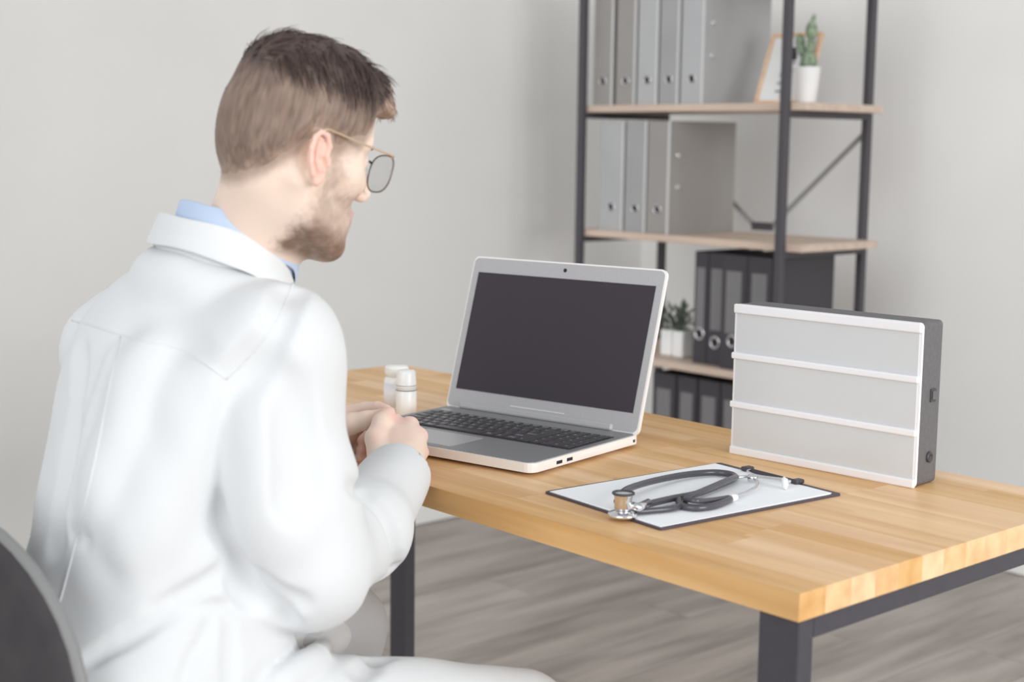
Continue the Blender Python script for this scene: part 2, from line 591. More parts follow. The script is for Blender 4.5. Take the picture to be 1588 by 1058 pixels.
def cactus_blob(bm, c, rx, rz, tilt=0.0, ribs=9):
    nb = bmesh.new()
    n, m_ = 27, 12
    rings = []
    for j in range(m_ + 1):
        ph = -PI / 2 + PI * j / m_
        ring = []
        for i in range(n):
            a = 2 * PI * i / n
            k = 1 + 0.10 * math.cos(ribs * a)
            ring.append(nb.verts.new((rx * k * math.cos(ph) * math.cos(a) + 1e-5 * math.cos(a), rx * k * math.cos(ph) * math.sin(a) + 1e-5 * math.sin(a), rz * math.sin(ph))))
        rings.append(ring)
    for a_, b_ in zip(rings[:-1], rings[1:]):
        for i in range(n):
            nb.faces.new((a_[i], a_[(i + 1) % n], b_[(i + 1) % n], b_[i]))
    bmesh.ops.transform(nb, matrix=Matrix.Translation(c) @ Matrix.Rotation(tilt, 4, 'Y'), verts=nb.verts)
    join(bm, nb)


bm = bmesh.new()
cactus_blob(bm, (0.004, 0, 0.108), 0.020, 0.030)
cactus_blob(bm, (-0.008, 0.002, 0.105), 0.014, 0.026)
obj('cactus_stem', bm, M['cactus'], ct, True)
bm = bmesh.new()
cactus_blob(bm, (0.008, 0, 0.150), 0.0095, 0.028)
cactus_blob(bm, (0.009, 0, 0.188), 0.0145, 0.026, 0.06)
cactus_blob(bm, (0.0125, 0, 0.214), 0.006, 0.018, 0.35)
obj('cactus_arm', bm, M['cactus'], ct, True)
bm = bmesh.new()
cactus_blob(bm, (-0.018, 0.0, 0.138), 0.010, 0.022, -0.25)
cactus_blob(bm, (-0.026, 0.0, 0.160), 0.0125, 0.022, -0.1)
obj('cactus_arm', bm, M['cactus'], ct, True)

# plants by the black files
for px, lab, sd in ((1040, 'leafy plant in a white pot, partly hidden behind the laptop lid', 1), (1058, 'leafy plant in a white pot touching the black files', 2)):
    q = ony(px, 556, 3.20)
    xq = float(q[0])
    tp = thing('potted_plant', lab, 'plant', (xq, 3.20, 0.5856))
    obj('pot', box((-0.021, -0.026, 0), (0.021, 0.026, 0.078), 0.006, 2), M['pot'], tp)
    rg = random.Random(sd)
    bm = bmesh.new()
    for k in range(26):
        a = rg.uniform(0, 2 * PI)
        el = rg.uniform(0.2, 1.35)
        ln = rg.uniform(0.035, 0.085)
        base = Vector((rg.uniform(-0.012, 0.012), rg.uniform(-0.012, 0.012), 0.07))
        d = Vector((math.cos(a) * math.cos(el), math.sin(a) * math.cos(el), math.sin(el)))
        if sd == 2 and d.x > 0.2:
            d.x *= 0.2
        tip = base + d * ln
        tube([base, base + d * ln * 0.5 + Vector((0, 0, 0.006)), tip], 0.0012, 5, bm)
        s = d.cross(Vector((0, 0, 1))).normalized() * rg.uniform(0.007, 0.011)
        up = s.cross(d).normalized() * 0.003
        nb = bmesh.new()
        v = [nb.verts.new(p) for p in (tip - d * 0.012, tip + s, tip + d * 0.026 - Vector((0, 0, 0.006)), tip - s, tip + up * 1.3, tip - up * 0.2)]
        for f in ((0, 1, 4), (1, 2, 4), (2, 3, 4), (3, 0, 4), (1, 0, 5), (2, 1, 5), (3, 2, 5), (0, 3, 5)):
            nb.faces.new([v[i] for i in f])
        join(bm, nb)
    obj('foliage', bm, M['leaf'], tp)

# ------------------------------------------------------------------ lightbox
A = onz(1132, 703, TZ)
B = onz(1417, 758, TZ)
lbang = math.atan2(B[1] - A[1], B[0] - A[0])
LW, LD, LH = 0.302, 0.056, 0.222
lb = thing('lightbox', 'unlit cinema lightbox with three blank white panels and dark grey case on the desk', 'lightbox', (float(A[0]), float(A[1]), TZ), lbang)
obj('case', box((0.001, 0.005, 0.0005), (LW - 0.001, LD, LH), 0.006, 3, axis=1), M['box_grey'], lb)
obj('face_frame', box((0.0, 0.0015, 0.0), (LW, 0.006, LH), 0.006, 3, axis=1), M['box_white'], lb)
zz = [0.0125, 0.073, 0.144, 0.2105]
for i, (za, zb_) in enumerate(((0.013, 0.0705), (0.080, 0.1425), (0.152, 0.2095))):
    obj('panel', box((0.004, 0.0005, za), (LW - 0.004, 0.0025, zb_)), M['box_panel'], lb)
for i, (za, zb_) in enumerate(((0.0, 0.012), (0.0695, 0.079), (0.1415, 0.151), (0.2085, 0.222))):
    o = 0 if i in (0, 3) else 0.002
    obj('rail', box((-o, -0.003, za), (LW - 0.001 + (0 if o else 0.001), 0.003, zb_), 0.002, 2), M['box_white'], lb)
bm = box((LW - 0.0015, 0.031, 0.113), (LW + 0.0008, 0.045, 0.131), 0.0005)
obj('switch', bm, M['black_plastic'], lb)
obj('switch_rocker', box((LW, 0.034, 0.116), (LW + 0.003, 0.042, 0.128), 0.001), M['box_grey'], lb)
mt = Matrix.Translation((LW, 0.036, 0.038)) @ Matrix.Rotation(PI / 2, 4, 'Y')
obj('power_jack', lathe([(0, -0.002), (0.0075, -0.002), (0.0075, 0.0015), (0.0045, 0.0025), (0.003, 0.0005), (0, 0.0005)], 24, mtx=mt), M['black_plastic'], lb, True)
obj('battery_door', box((0.06, LD - 0.0005, 0.05), (0.24, LD + 0.0012, 0.16), 0.001), M['box_grey'], lb)

# ------------------------------------------------------------------ laptop
a3 = onz(985, 676, TZ + 0.018)
b3 = onz(690, 631, TZ + 0.018)
lang = math.atan2(a3[1] - b3[1], a3[0] - b3[0])
Wd, Dp = 0.372, 0.262
lt = thing('laptop', 'open laptop with white shell, grey deck and blank dark screen on the desk', 'laptop', (float(b3[0]) - 0.002, float(b3[1]), TZ), lang)
# local: x to the right, y back, hinge at y=0, front at y=-Dp+...
F = -0.262
base = obj('base', box((0, F, 0.0055), (Wd, 0.012, 0.0185), 0.014, 4, axis=2), M['lap_white'], lt)
obj('bottom_cover', box((0.010, F + 0.012, 0.002), (Wd - 0.010, 0.004, 0.0055), 0.012, 4, axis=2), M['lap_white'], lt)
for px_ in (0.03, Wd - 0.03):
    for py_ in (F + 0.03, -0.02):
        obj('rubber_foot', lathe([(0, 0), (0.007, 0), (0.007, 0.0022), (0, 0.0022)], 16, mtx=Matrix.Translation((px_, py_, 0))), M['black_plastic'], lt)
obj('deck', box((0.0035, F + 0.0035, 0.018), (Wd - 0.0035, 0.006, 0.0194), 0.011, 4, axis=2), M['lap_deck'], lt)
obj('keyboard_well', box((0.014, -0.155, 0.0192), (Wd - 0.014, -0.036, 0.0197), 0.002, axis=2), M['hole'], lt)
kb = obj('keyboard', box((0.016, -0.153, 0.0195), (Wd - 0.016, -0.038, 0.0199)), M['key'], lt)
rows = [
    (0.0, [1.0] + [1.0] * 12 + [1.0, 1.0] + [1.0] * 4, 'Esc F1 F2 F3 F4 F5 F6 F7 F8 F9 F10 F11 F12 Ins Del = - + /'.split()),
    (0.0, [1.0] * 13 + [2.0] + [1.0] * 4, '` 1 2 3 4 5 6 7 8 9 0 - = <- 7 8 9 *'.split()),
    (0.0, [1.5] + [1.0] * 12 + [1.5] + [1.0] * 4, 'Tab Q W E R T Y U I O P [ ] | 4 5 6 -'.split()),
    (0.0, [1.75] + [1.0] * 11 + [2.25] + [1.0] * 4, 'Caps A S D F G H J K L ; \' Enter 1 2 3 +'.split()),
    (0.0, [2.25] + [1.0] * 10 + [2.75] + [1.0] * 4, 'Shift Z X C V B N M , . / Shift 0 . ^ >'.split()),
    (0.0, [1.25, 1.0, 1.25, 1.25, 5.25, 1.25, 1.0, 1.25, 1.5] + [1.0] * 4, 'Ctrl Fn Win Alt _ Alt # Ctrl < 0 . = >'.split()),
]
kx0, kx1, ky0, ky1 = 0.017, Wd - 0.017, -0.040, -0.151
ru = (kx1 - kx0) / 19.0
rh = (ky0 - ky1) / 6.0
kcache = {}
legends = bmesh.new()
fontc = bpy.data.curves.new('legend_font', 'FONT')
fontc.size = 0.0078
fontc.resolution_u = 1
fo = bpy.data.objects.new('legend_font', fontc)
COL.objects.link(fo)
gcache = {}


def glyph(t):
    if t not in gcache:
        fontc.body = t
        dg = bpy.context.evaluated_depsgraph_get()
        dg.update()
        gcache[t] = bpy.data.meshes.new_from_object(fo.evaluated_get(dg))
    return gcache[t]


for r_, (ox, ws, caps) in enumerate(rows):
    xk = kx0
    tot = sum(ws)
    for wk, capt in zip(ws, caps):
        wreal = wk * (kx1 - kx0) / tot
        key = round(wreal, 4)
        if key not in kcache:
            me = bpy.data.meshes.new('key')
            nb = box((-wreal / 2 + 0.0011, -rh / 2 + 0.0011, 0), (wreal / 2 - 0.0011, rh / 2 - 0.0011, 0.0016), 0.0008)
            nb.to_mesh(me)
            nb.free()
            me.materials.append(M['key'])
            kcache[key] = me
        ko = bpy.data.objects.new('key', kcache[key])
        COL.objects.link(ko)
        ko.parent = kb
        yk = ky0 - (r_ + 0.5) * rh
        ko.location = (xk + wreal / 2, yk, 0.0198)
        if capt != '_':
            gm = glyph(capt)
            nb = bmesh.new()
            nb.from_mesh(gm)
            bmesh.ops.translate(nb, vec=(xk + 0.0035, yk - 0.001, 0.02145), verts=nb.verts)
            join(legends, nb)
        xk += wreal
obj('key_legends', legends, M['legend'], lt)
bpy.data.objects.remove(fo)
obj('touchpad', box((0.105, F + 0.016, 0.0192), (0.215, -0.168, 0.01965), 0.002, axis=2), M['lap_pad'], lt)
obj('badge', box((0.0155, -0.030, 0.0193), (0.034, -0.020, 0.0197), 0.001, axis=2), M['lap_pad'], lt)
# side ports, drive seam
for i, yy in enumerate((-0.205, -0.180)):
    obj('usb_port', box((Wd - 0.004, yy, 0.0090), (Wd + 0.0004, yy + 0.0135, 0.0135)), M['hole'], lt)
obj('drive_tray', box((Wd - 0.003, -0.150, 0.0075), (Wd + 0.0005, -0.020, 0.0135), 0.0006), M['lap_white'], lt)
obj('lock_slot', box((Wd - 0.003, -0.008, 0.009), (Wd + 0.0004, -0.003, 0.013)), M['hole'], lt)
# lid
tilt = Matrix.Translation((0, 0.004, 0.017)) @ Matrix.Rotation(math.radians(-17), 4, 'X')
LHh = 0.256
lid = obj('lid', box((0.0, 0.0, 0.0), (Wd, 0.006, LHh), 0.010, 4, axis=1, rot=tilt), M['lap_white'], lt)
obj('bezel', box((0.0025, -0.0008, 0.004), (Wd - 0.0025, 0.002, LHh - 0.0025), 0.009, 4, axis=1, rot=tilt), M['lap_bezel'], lid)
obj('screen', box((0.0145, -0.0013, 0.033), (Wd - 0.0145, 0.0002, LHh - 0.0265), rot=tilt), M['lap_screen'], lid, label='blank dark screen')
obj('webcam', lathe([(0, 0.0006), (0.0032, 0.0006), (0.0032, -0.001), (0, -0.001)], 18, mtx=tilt @ Matrix.Translation((Wd / 2, -0.0008, LHh - 0.013)) @ Matrix.Rotation(PI / 2, 4, 'X')), M['hole'], lid)
obj('hinge_cover', box((0.03, -0.006, 0.0015), (Wd - 0.045, 0.004, 0.013), 0.003, 2, rot=tilt), M['lap_bezel'], lid)
obj('painted_reflection', box((0.13, -0.0014, 0.0165), (0.235, -0.0004, 0.0175), rot=tilt), M['lap_white'], lid)  # thin white bar stands in for a reflection low on the bezel

# ------------------------------------------------------------------ clipboard
C0 = onz(842, 766, TZ)
C1 = onz(1025, 824, TZ)
C2 = onz(1305, 769, TZ)
ang = math.atan2(C2[1] - C1[1], C2[0] - C1[0])
cw = float(np.linalg.norm(C1 - C0))
cl_ = float(np.linalg.norm(C2 - C1))
cb = thing('clipboard', 'dark clipboard holding white paper under the stethoscope', 'clipboard', (float(C1[0]), float(C1[1]), TZ), ang)
obj('board', box((0, 0, 0), (cl_, cw, 0.003), 0.004, 3, axis=2), M['board_black'], cb)
obj('paper_sheet', box((0.004, 0.005, 0.003), (0.301, cw - 0.006, 0.0036)), M['paper'], cb)
obj('paper_sheet', box((0.007, 0.003, 0.0037), (0.304, cw - 0.008, 0.0043), rot=Matrix.Rotation(0.010, 4, 'Z')), M['paper'], cb)
# clip at the far end (local +x end, middle of y)
K0 = onz(1150, 730, TZ + 0.006)
K1 = onz(1238, 748, TZ + 0.006)
ca, sa = math.cos(-ang), math.sin(-ang)


def cloc(p):
    dx, dy = float(p[0]) - float(C1[0]), float(p[1]) - float(C1[1])
    return (dx * ca - dy * sa, dx * sa + dy * ca)


k0 = cloc(K0)
k1 = cloc(K1)
kx = (k0[0] + k1[0]) / 2 + 0.004
ya_, yb_ = min(k0[1], k1[1]), max(k0[1], k1[1])
bm = box((kx - 0.004, ya_, 0.0045), (kx + 0.012, yb_, 0.0058), 0.0005)
box((kx - 0.0055, ya_, 0.0045), (kx - 0.003, yb_, 0.0105), 0.0005, bm=bm)
cp_ = obj('clip_plate', bm, M['steel_black'], cb)
for yy in (ya_, yb_):
    obj('clip_corner', box((kx - 0.007, yy - 0.006, 0.0044), (kx + 0.009, yy + 0.006, 0.0105), 0.002, 2), M['black_plastic'], cb)
wire = catmull([(kx, ya_ + 0.01, 0.008), (kx - 0.022, ya_ + 0.022, 0.011), (kx - 0.03, (ya_ + yb_) / 2, 0.011), (kx - 0.022, yb_ - 0.022, 0.011), (kx, yb_ - 0.01, 0.008)], 8)
obj('clip_wire', tube(wire, 0.0013, 8), M['chrome'], cb, True)

# ------------------------------------------------------------------ stethoscope
zt = TZ + 0.0045
stc = onz(968, 795, zt)
st = thing('stethoscope', 'dark grey stethoscope with chrome chest piece lying across the clipboard', 'stethoscope', (float(stc[0]), float(stc[1]), zt))
s0 = Vector(st.location)


def SP(px, py, h):
    return Vector([float(v) for v in onz(px, py, zt + h)]) - s0


r_t = 0.0044
# chest piece: diaphragm disc, waist, bell cup
def stp(px, py, h):
    return SP(px, py, h)


cpz = SP(966, 801, 0)
mt = Matrix.Translation(cpz)
obj('diaphragm', lathe([(0, 0.0), (0.0165, 0.0), (0.0185, 0.0012), (0.0185, 0.0035), (0.0165, 0.0055), (0.010, 0.0075), (0.008, 0.0085), (0, 0.0085)], 40, mtx=mt), M['chrome'], st, True)
obj('chest_piece', lathe([(0.0095, 0.0085), (0.0105, 0.010), (0.0105, 0.020), (0.0115, 0.026), (0.0125, 0.0285), (0.011, 0.0285), (0.008, 0.024), (0, 0.023)], 40, mtx=mt), M['chrome'], st, True)
obj('bell_ring', torus(0.0125, 0.0016, mt @ Matrix.Translation((0, 0, 0.0287))), M['black_plastic'], st, True)
obj('stem', tube([cpz + Vector((0, 0, 0.015)), SP(990, 787, 0.013), SP(1005, 780, 0.010)], 0.0052, 16), M['chrome'], st, True)
# tubing
t1 = catmull([SP(1001, 783, 0.0085), SP(1040, 774, 0.008), SP(1080, 766, 0.006), SP(1118, 752, 0.0055), SP(1138, 742, 0.005), SP(1134, 736, 0.005),
              SP(1105, 733, 0.0055), SP(1060, 737, 0.007), SP(1010, 747, 0.0105), SP(975, 758, 0.013), SP(962, 768, 0.014), SP(957, 778, 0.015)], 8)
obj('tubing', tube(t1, r_t, 12), M['tubing'], st, True)
t2 = catmull([SP(957, 778, 0.015), SP(964, 786, 0.008), SP(985, 793, 0.005), SP(1010, 792, 0.0045), SP(1045, 788, 0.0045), SP(1062, 779, 0.0065), SP(1068, 771, 0.0135), SP(1100, 757, 0.0145), SP(1128, 745, 0.0135), SP(1142, 740, 0.008)], 8)
obj('tubing', tube(t2, 0.0038, 12), M['tubing'], st, True)
t3 = catmull([SP(1052, 772, 0.006), SP(1055, 783, 0.005), SP(1078, 788, 0.0045), SP(1105, 785, 0.0045), SP(1125, 778, 0.0045), SP(1134, 773, 0.0045)], 8)
obj('tubing', tube(t3, r_t, 12), M['tubing'], st, True)
t4 = catmull([SP(1062, 773, 0.013), SP(1080, 777, 0.013), SP(1105, 776, 0.008), SP(1130, 772, 0.005)], 8)
obj('tubing', tube(t4, 0.0036, 12), M['tubing'], st, True)
b1 = catmull([SP(1130, 773, 0.0045), SP(1150, 767, 0.0045), SP(1170, 757, 0.0055), SP(1175, 748, 0.0065), SP(1168, 742, 0.0065)], 8)
obj('binaural_tube', tube(b1, 0.0021, 10), M['chrome'], st, True)
b2 = catmull([SP(1140, 741, 0.007), SP(1165, 739, 0.0075), SP(1190, 741, 0.0085), SP(1215, 745, 0.010), SP(1226, 747, 0.010)], 8)
obj('binaural_tube', tube(b2, 0.0021, 10), M['chrome'], st, True)
obj('spring_clamp', tube([SP(1160, 741, 0.007), SP(1174, 742, 0.007)], 0.0046, 12), M['chrome'], st, True)
ep = SP(1213, 750, 0.0075)
obj('ear_tip', tube([ep, ep + (SP(1222, 749, 0.0085) - ep) * 0.5, SP(1222, 749, 0.0085)], 0.007, 16, radii=[0.0065, 0.0095, 0.004]), M['rubber_white'], st, True)
ep = SP(1134, 773, 0.0055)
obj('ear_tip', tube([ep, SP(1141, 771, 0.0055)], 0.0046, 14), M['rubber_white'], st, True)

# ------------------------------------------------------------------ bottles
q = onz(613, 637, TZ)
bt = thing('pill_bottle', 'wide white pill bottle with a ribbed screw cap standing behind the slim bottle', 'bottle', (float(q[0]) - 0.012, float(q[1]) + 0.012, TZ))
R0 = 0.0215
obj('bottle_body', lathe([(0, 0), (R0 - 0.002, 0), (R0, 0.002), (R0, 0.050), (R0 - 0.002, 0.054), (0.0185, 0.056), (0, 0.056)], 40), M['bottle_white'], bt, True)
obj('bottle_label', lathe([(R0 + 0.0003, 0.006), (R0 + 0.0004, 0.006), (R0 + 0.0004, 0.046), (R0 + 0.0003, 0.046)], 40, cap=False), M['bottle_label'], bt, True)
cap_pts = [(0, 0.0555), (0.0185, 0.0555), (0.0188, 0.060), (0.0195, 0.0605), (0.0195, 0.0725), (0.018, 0.0745), (0, 0.0748)]
obj('cap', lathe(cap_pts, 40), M['bottle_white'], bt, True)
bm = bmesh.new()
for i in range(44):
    a = 2 * PI * i / 44
    box((0.0193, -0.0005, 0.0615), (0.0200, 0.0005, 0.0715), rot=Matrix.Rotation(a, 4, 'Z'), bm=bm)
obj('cap_ribs', bm, M['bottle_white'], bt)
q = onz(630, 644, TZ)
b2_ = thing('spray_bottle', 'slim white bottle with a domed cap and thin dark band beside the hands', 'bottle', (float(q[0]), float(q[1]), TZ))
obj('bottle_body', lathe([(0, 0), (0.0155, 0), (0.017, 0.002), (0.017, 0.0445), (0.016, 0.0455), (0, 0.0455)], 40), M['bottle_white'], b2_, True)
obj('band', lathe([(0.0171, 0.0425), (0.0174, 0.0425), (0.0174, 0.0440), (0.0171, 0.0440)], 40), M['ring_dark'], b2_, True)
obj('cap', lathe([(0, 0.0455), (0.0168, 0.0455), (0.0168, 0.050), (0.0165, 0.054), (0.0155, 0.072), (0.0135, 0.0752), (0.007, 0.0763), (0, 0.0765)], 40), M['bottle_white'], b2_, True)
obj('band', lathe([(0.0164, 0.0505), (0.0169, 0.0505), (0.0168, 0.0513), (0.0164, 0.0513)], 40), M['ring_dark'], b2_, True)

HYAW, HPIT, HROL = -4, 17, 0
HS = 0.95
# ------------------------------------------------------------------ person
class Vol:
    def __init__(s, lo, hi, h):
        s.lo = np.array(lo, float)
        s.h = h
        s.n = np.ceil((np.array(hi) - s.lo) / h).astype(int) + 1
        s.D = np.full(s.n, 0.5, np.float32)

    def sl(s, lo, hi):
        a = np.clip(np.floor((np.array(lo) - s.lo) / s.h).astype(int), 0, s.n - 1)
        b = np.clip(np.ceil((np.array(hi) - s.lo) / s.h).astype(int) + 1, 1, s.n)
        if np.any(b <= a):
            return None
        g = [(s.lo[i] + s.h * np.arange(a[i], b[i])).astype(np.float32) for i in range(3)]
        return tuple(slice(a[i], b[i]) for i in range(3)), g[0][:, None, None], g[1][None, :, None], g[2][None, None, :]

    def put(s, lo, hi, f, k, op='u'):
        mg = k + 4 * s.h + 0.006
        r = s.sl(np.array(lo) - mg, np.array(hi) + mg)
        if r is None:
            return
        ix, X, Y, Z = r
        d = f(X, Y, Z)
        a = s.D[ix]
        if op == 'u':
            hh = np.maximum(k - np.abs(a - d), 0) / max(k, 1e-6)
            s.D[ix] = np.minimum(a, d) - hh * hh * k * 0.25
        elif op == 's':
            d = -d
            hh = np.maximum(k - np.abs(a - d), 0) / max(k, 1e-6)
            s.D[ix] = np.maximum(a, d) + hh * hh * k * 0.25
        elif op == 'i':
            s.D[ix] = np.maximum(a, d)

    def cone(s, a, b, ra, rb, k=0.01, op='u'):
        a = np.array(a, float)
        b = np.array(b, float)
        ba = b - a
        L2 = max(float(ba @ ba), 1e-9)

        def f(X, Y, Z):
            px, py, pz = X - a[0], Y - a[1], Z - a[2]
            t = np.clip((px * ba[0] + py * ba[1] + pz * ba[2]) / L2, 0, 1)
            return np.sqrt((px - ba[0] * t) ** 2 + (py - ba[1] * t) ** 2 + (pz - ba[2] * t) ** 2) - (ra + (rb - ra) * t)
        r = max(ra, rb)
        s.put(np.minimum(a, b) - r, np.maximum(a, b) + r, f, k, op)

    def chain(s, pts, rs, k=0.01, op='u'):
        if not hasattr(rs, '__len__'):
            rs = [rs] * len(pts)
        for i in range(len(pts) - 1):
            s.cone(pts[i], pts[i + 1], rs[i], rs[i + 1], k, op)

    def ell(s, c, rad, R=None, k=0.01, op='u'):
        c = np.array(c, float)
        rad = np.array(rad, float)
        R = np.eye(3) if R is None else R   # columns = axes

        def f(X, Y, Z):
            px, py, pz = X - c[0], Y - c[1], Z - c[2]
            u = [(px * R[0, i] + py * R[1, i] + pz * R[2, i]) for i in range(3)]
            k0 = np.sqrt(sum((u[i] / rad[i]) ** 2 for i in range(3)))
            k1 = np.sqrt(sum((u[i] / rad[i] ** 2) ** 2 for i in range(3))) + 1e-6
            return k0 * (k0 - 1) / k1
        m = rad.max()
        s.put(c - m, c + m, f, k, op)

    def at(s, p):
        i = np.clip(np.round((np.array(p) - s.lo) / s.h).astype(int), 0, s.n - 1)
        return s.D[tuple(i)]

    def tri(s, pts):
        q = (pts - s.lo) / s.h
        ok = np.all((q >= 0) & (q < s.n - 1.001), axis=1)
        q = np.clip(q, 0, s.n - 1.001)
        i = np.floor(q).astype(int)
        f = q - i
        v = 0
        for a in (0, 1):
            for b in (0, 1):
                for c in (0, 1):
                    v = v + s.D[i[:, 0] + a, i[:, 1] + b, i[:, 2] + c] * np.abs(1 - a - f[:, 0]) * np.abs(1 - b - f[:, 1]) * np.abs(1 - c - f[:, 2])
        return np.where(ok, v, 1.0)

    def hit(s, px, py, d0=1.2, d1=2.4):
        r = ray(px, py)
        t = np.arange(d0, d1, 0.004)
        v = s.tri(CAM[None] + r[None] * t[:, None])
        j = int(np.argmax(v < 0))
        if v[j] >= 0:
            return CAM + r * t[int(np.argmin(v))]
        if j == 0:
            return CAM + r * t[0]
        tt = t[j - 1] + 0.004 * v[j - 1] / (v[j - 1] - v[j] + 1e-9)
        return CAM + r * tt

    def mesh(s, smooth=2):
        D = s.D.copy()
        D[0], D[-1] = 0.5, 0.5
        D[:, 0], D[:, -1] = 0.5, 0.5
        D[:, :, 0], D[:, :, -1] = 0.5, 0.5
        ins = D < 0
        n = D.shape
        cs = np.zeros([k - 1 for k in n], np.int8)
        for dx in (0, 1):
            for dy in (0, 1):
                for dz in (0, 1):
                    cs += ins[dx:n[0] - 1 + dx, dy:n[1] - 1 + dy, dz:n[2] - 1 + dz]
        act = np.argwhere((cs > 0) & (cs < 8))
        idx = -np.ones(cs.shape, np.int32)
        idx[act[:, 0], act[:, 1], act[:, 2]] = np.arange(len(act))
        acc = np.zeros((len(act), 3))
        cnt = np.zeros(len(act))
        cor = [(a, b, c) for a in (0, 1) for b in (0, 1) for c in (0, 1)]
        for a in cor:
            for ax in range(3):
                if a[ax] == 0:
                    b = list(a)
                    b[ax] = 1
                    A_ = act + np.array(a)
                    B_ = act + np.array(b)
                    va = D[A_[:, 0], A_[:, 1], A_[:, 2]]
                    vb = D[B_[:, 0], B_[:, 1], B_[:, 2]]
                    m = (va < 0) != (vb < 0)
                    t = np.where(m, va / np.where(m, va - vb, 1), 0)
                    p = np.array(a)[None] + t[:, None] * (np.array(b) - np.array(a))[None]
                    acc += p * m[:, None]
                    cnt += m
        V = s.lo + s.h * (act + acc / cnt[:, None])
        Fs = []
        for ax in range(3):
            sl0 = [slice(1, -1)] * 3
            sl1 = [slice(1, -1)] * 3
            sl0[ax] = slice(0, -1)
            sl1[ax] = slice(1, None)
            a = ins[tuple(sl0)]
            b = ins[tuple(sl1)]
            e = np.argwhere(a != b)
            if len(e) == 0:
                continue
            sgn = a[e[:, 0], e[:, 1], e[:, 2]]
            off = np.ones(3, int)
            off[ax] = 0
            e = e + off
            u, v_ = [(1, 2), (2, 0), (0, 1)][ax]
            eu = np.zeros(3, int)
            eu[u] = 1
            ev = np.zeros(3, int)
            ev[v_] = 1
            q = []
            for o_ in (-eu - ev, -ev, 0 * eu, -eu):
                c = e + o_
                q.append(idx[c[:, 0], c[:, 1], c[:, 2]])
            q = np.stack(q, 1)
            q[~sgn] = q[~sgn][:, ::-1]
            Fs.append(q)
        Fq = np.concatenate(Fs)
        Fq = Fq[np.all(Fq >= 0, axis=1)]
        for _ in range(smooth):
            sm = np.zeros_like(V)
            cn = np.zeros(len(V))
            for i in range(4):
                a, b = Fq[:, i], Fq[:, (i + 1) % 4]
                for c_ in range(3):
                    sm[:, c_] += np.bincount(a, V[b, c_], len(V)) + np.bincount(b, V[a, c_], len(V))
                cn += np.bincount(a, minlength=len(V)) + np.bincount(b, minlength=len(V))
            V = V * 0.4 + 0.6 * sm / np.maximum(cn, 1)[:, None]
        return V, Fq


def npmesh(name, V, Fq, m, parent, col=None, label=None):
    me = bpy.data.meshes.new(name)
    me.vertices.add(len(V))
    me.vertices.foreach_set('co', V.astype(np.float32).ravel())
    nf = len(Fq)
    k = Fq.shape[1]
    me.loops.add(nf * k)
    me.loops.foreach_set('vertex_index', Fq.astype(np.int32).ravel())
    me.polygons.add(nf)
    me.polygons.foreach_set('loop_start', np.arange(0, nf * k, k, dtype=np.int32))
    me.update(calc_edges=True)
    me.validate()
    me.shade_smooth()
    if col is not None:
        ca_ = me.color_attributes.new('tint', 'FLOAT_COLOR', 'POINT')
        c4 = np.ones((len(V), 4), np.float32)
        c4[:, :3] = col
        ca_.data.foreach_set('color', c4.ravel())
    me.materials.append(m)
    o = bpy.data.objects.new(name, me)
    COL.objects.link(o)
    o.parent = parent
    if label:
        o['label'] = label
    return o


def vnoise(p, sc, seed=0):
    # smooth value noise
    q = p * sc + seed * 17.3
    i = np.floor(q).astype(np.int64)
    f = q - i
    f = f * f * (3 - 2 * f)
    out = 0
    for a in (0, 1):
        for b in (0, 1):
            for c in (0, 1):
                h = ((i[..., 0] + a) * 73856093 ^ (i[..., 1] + b) * 19349663 ^ (i[..., 2] + c) * 83492791) & 0xffff
                h = (h * 1103515245 + 12345) & 0x7fffffff
                v = (h % 10007) / 10007.0
                out = out + v * (f[..., 0] if a else 1 - f[..., 0]) * (f[..., 1] if b else 1 - f[..., 1]) * (f[..., 2] if c else 1 - f[..., 2])
    return out


root = thing('person', 'bearded man in glasses and white coat sitting at the desk, hands clasped before the laptop', 'person', (-1.5, 0.66, 0.0))
RO = np.array([-1.5, 0.66, 0.0])

# head frame: x forward, y left, z up
HC = P(459, 222, 1.62)
hyaw, hpit, hrol = math.radians(90 + HYAW), math.radians(HPIT), math.radians(HROL)
Rh = np.array((Matrix.Rotation(hyaw, 3, 'Z') @ Matrix.Rotation(hpit, 3, 'Y') @ Matrix.Rotation(hrol, 3, 'X')))


def H(x, y, z):
    return HC + HS * (Rh @ np.array([x, y, z]))


# ---- body: torso and legs (hidden mostly by clothes), coarse
nk = np.array([-1.503, 0.893, 1.062])
shR = np.array(P(425, 545, 1.59))
shL = np.array([-1.690, 0.85, 0.935])
chest = np.array([-1.505, 0.845, 0.90])
waist = np.array([-1.475, 0.785, 0.72])
pel = np.array([-1.48, 0.70, 0.565])
elR = np.array(P(478, 880, 1.60))
wrR = np.array(P(613, 742, 1.90))
elL = np.array([-1.735, 0.97, 0.73])
wrL = np.array(P(512, 672, 2.10))
hipR, hipL = np.array([-1.395, 0.68, 0.55]), np.array([-1.605, 0.68, 0.55])
knR, knL = np.array([-1.262, 1.125, 0.512]), np.array([-1.64, 1.15, 0.525])
anR, anL = np.array([-1.25, 1.10, 0.095]), np.array([-1.66, 1.12, 0.095])

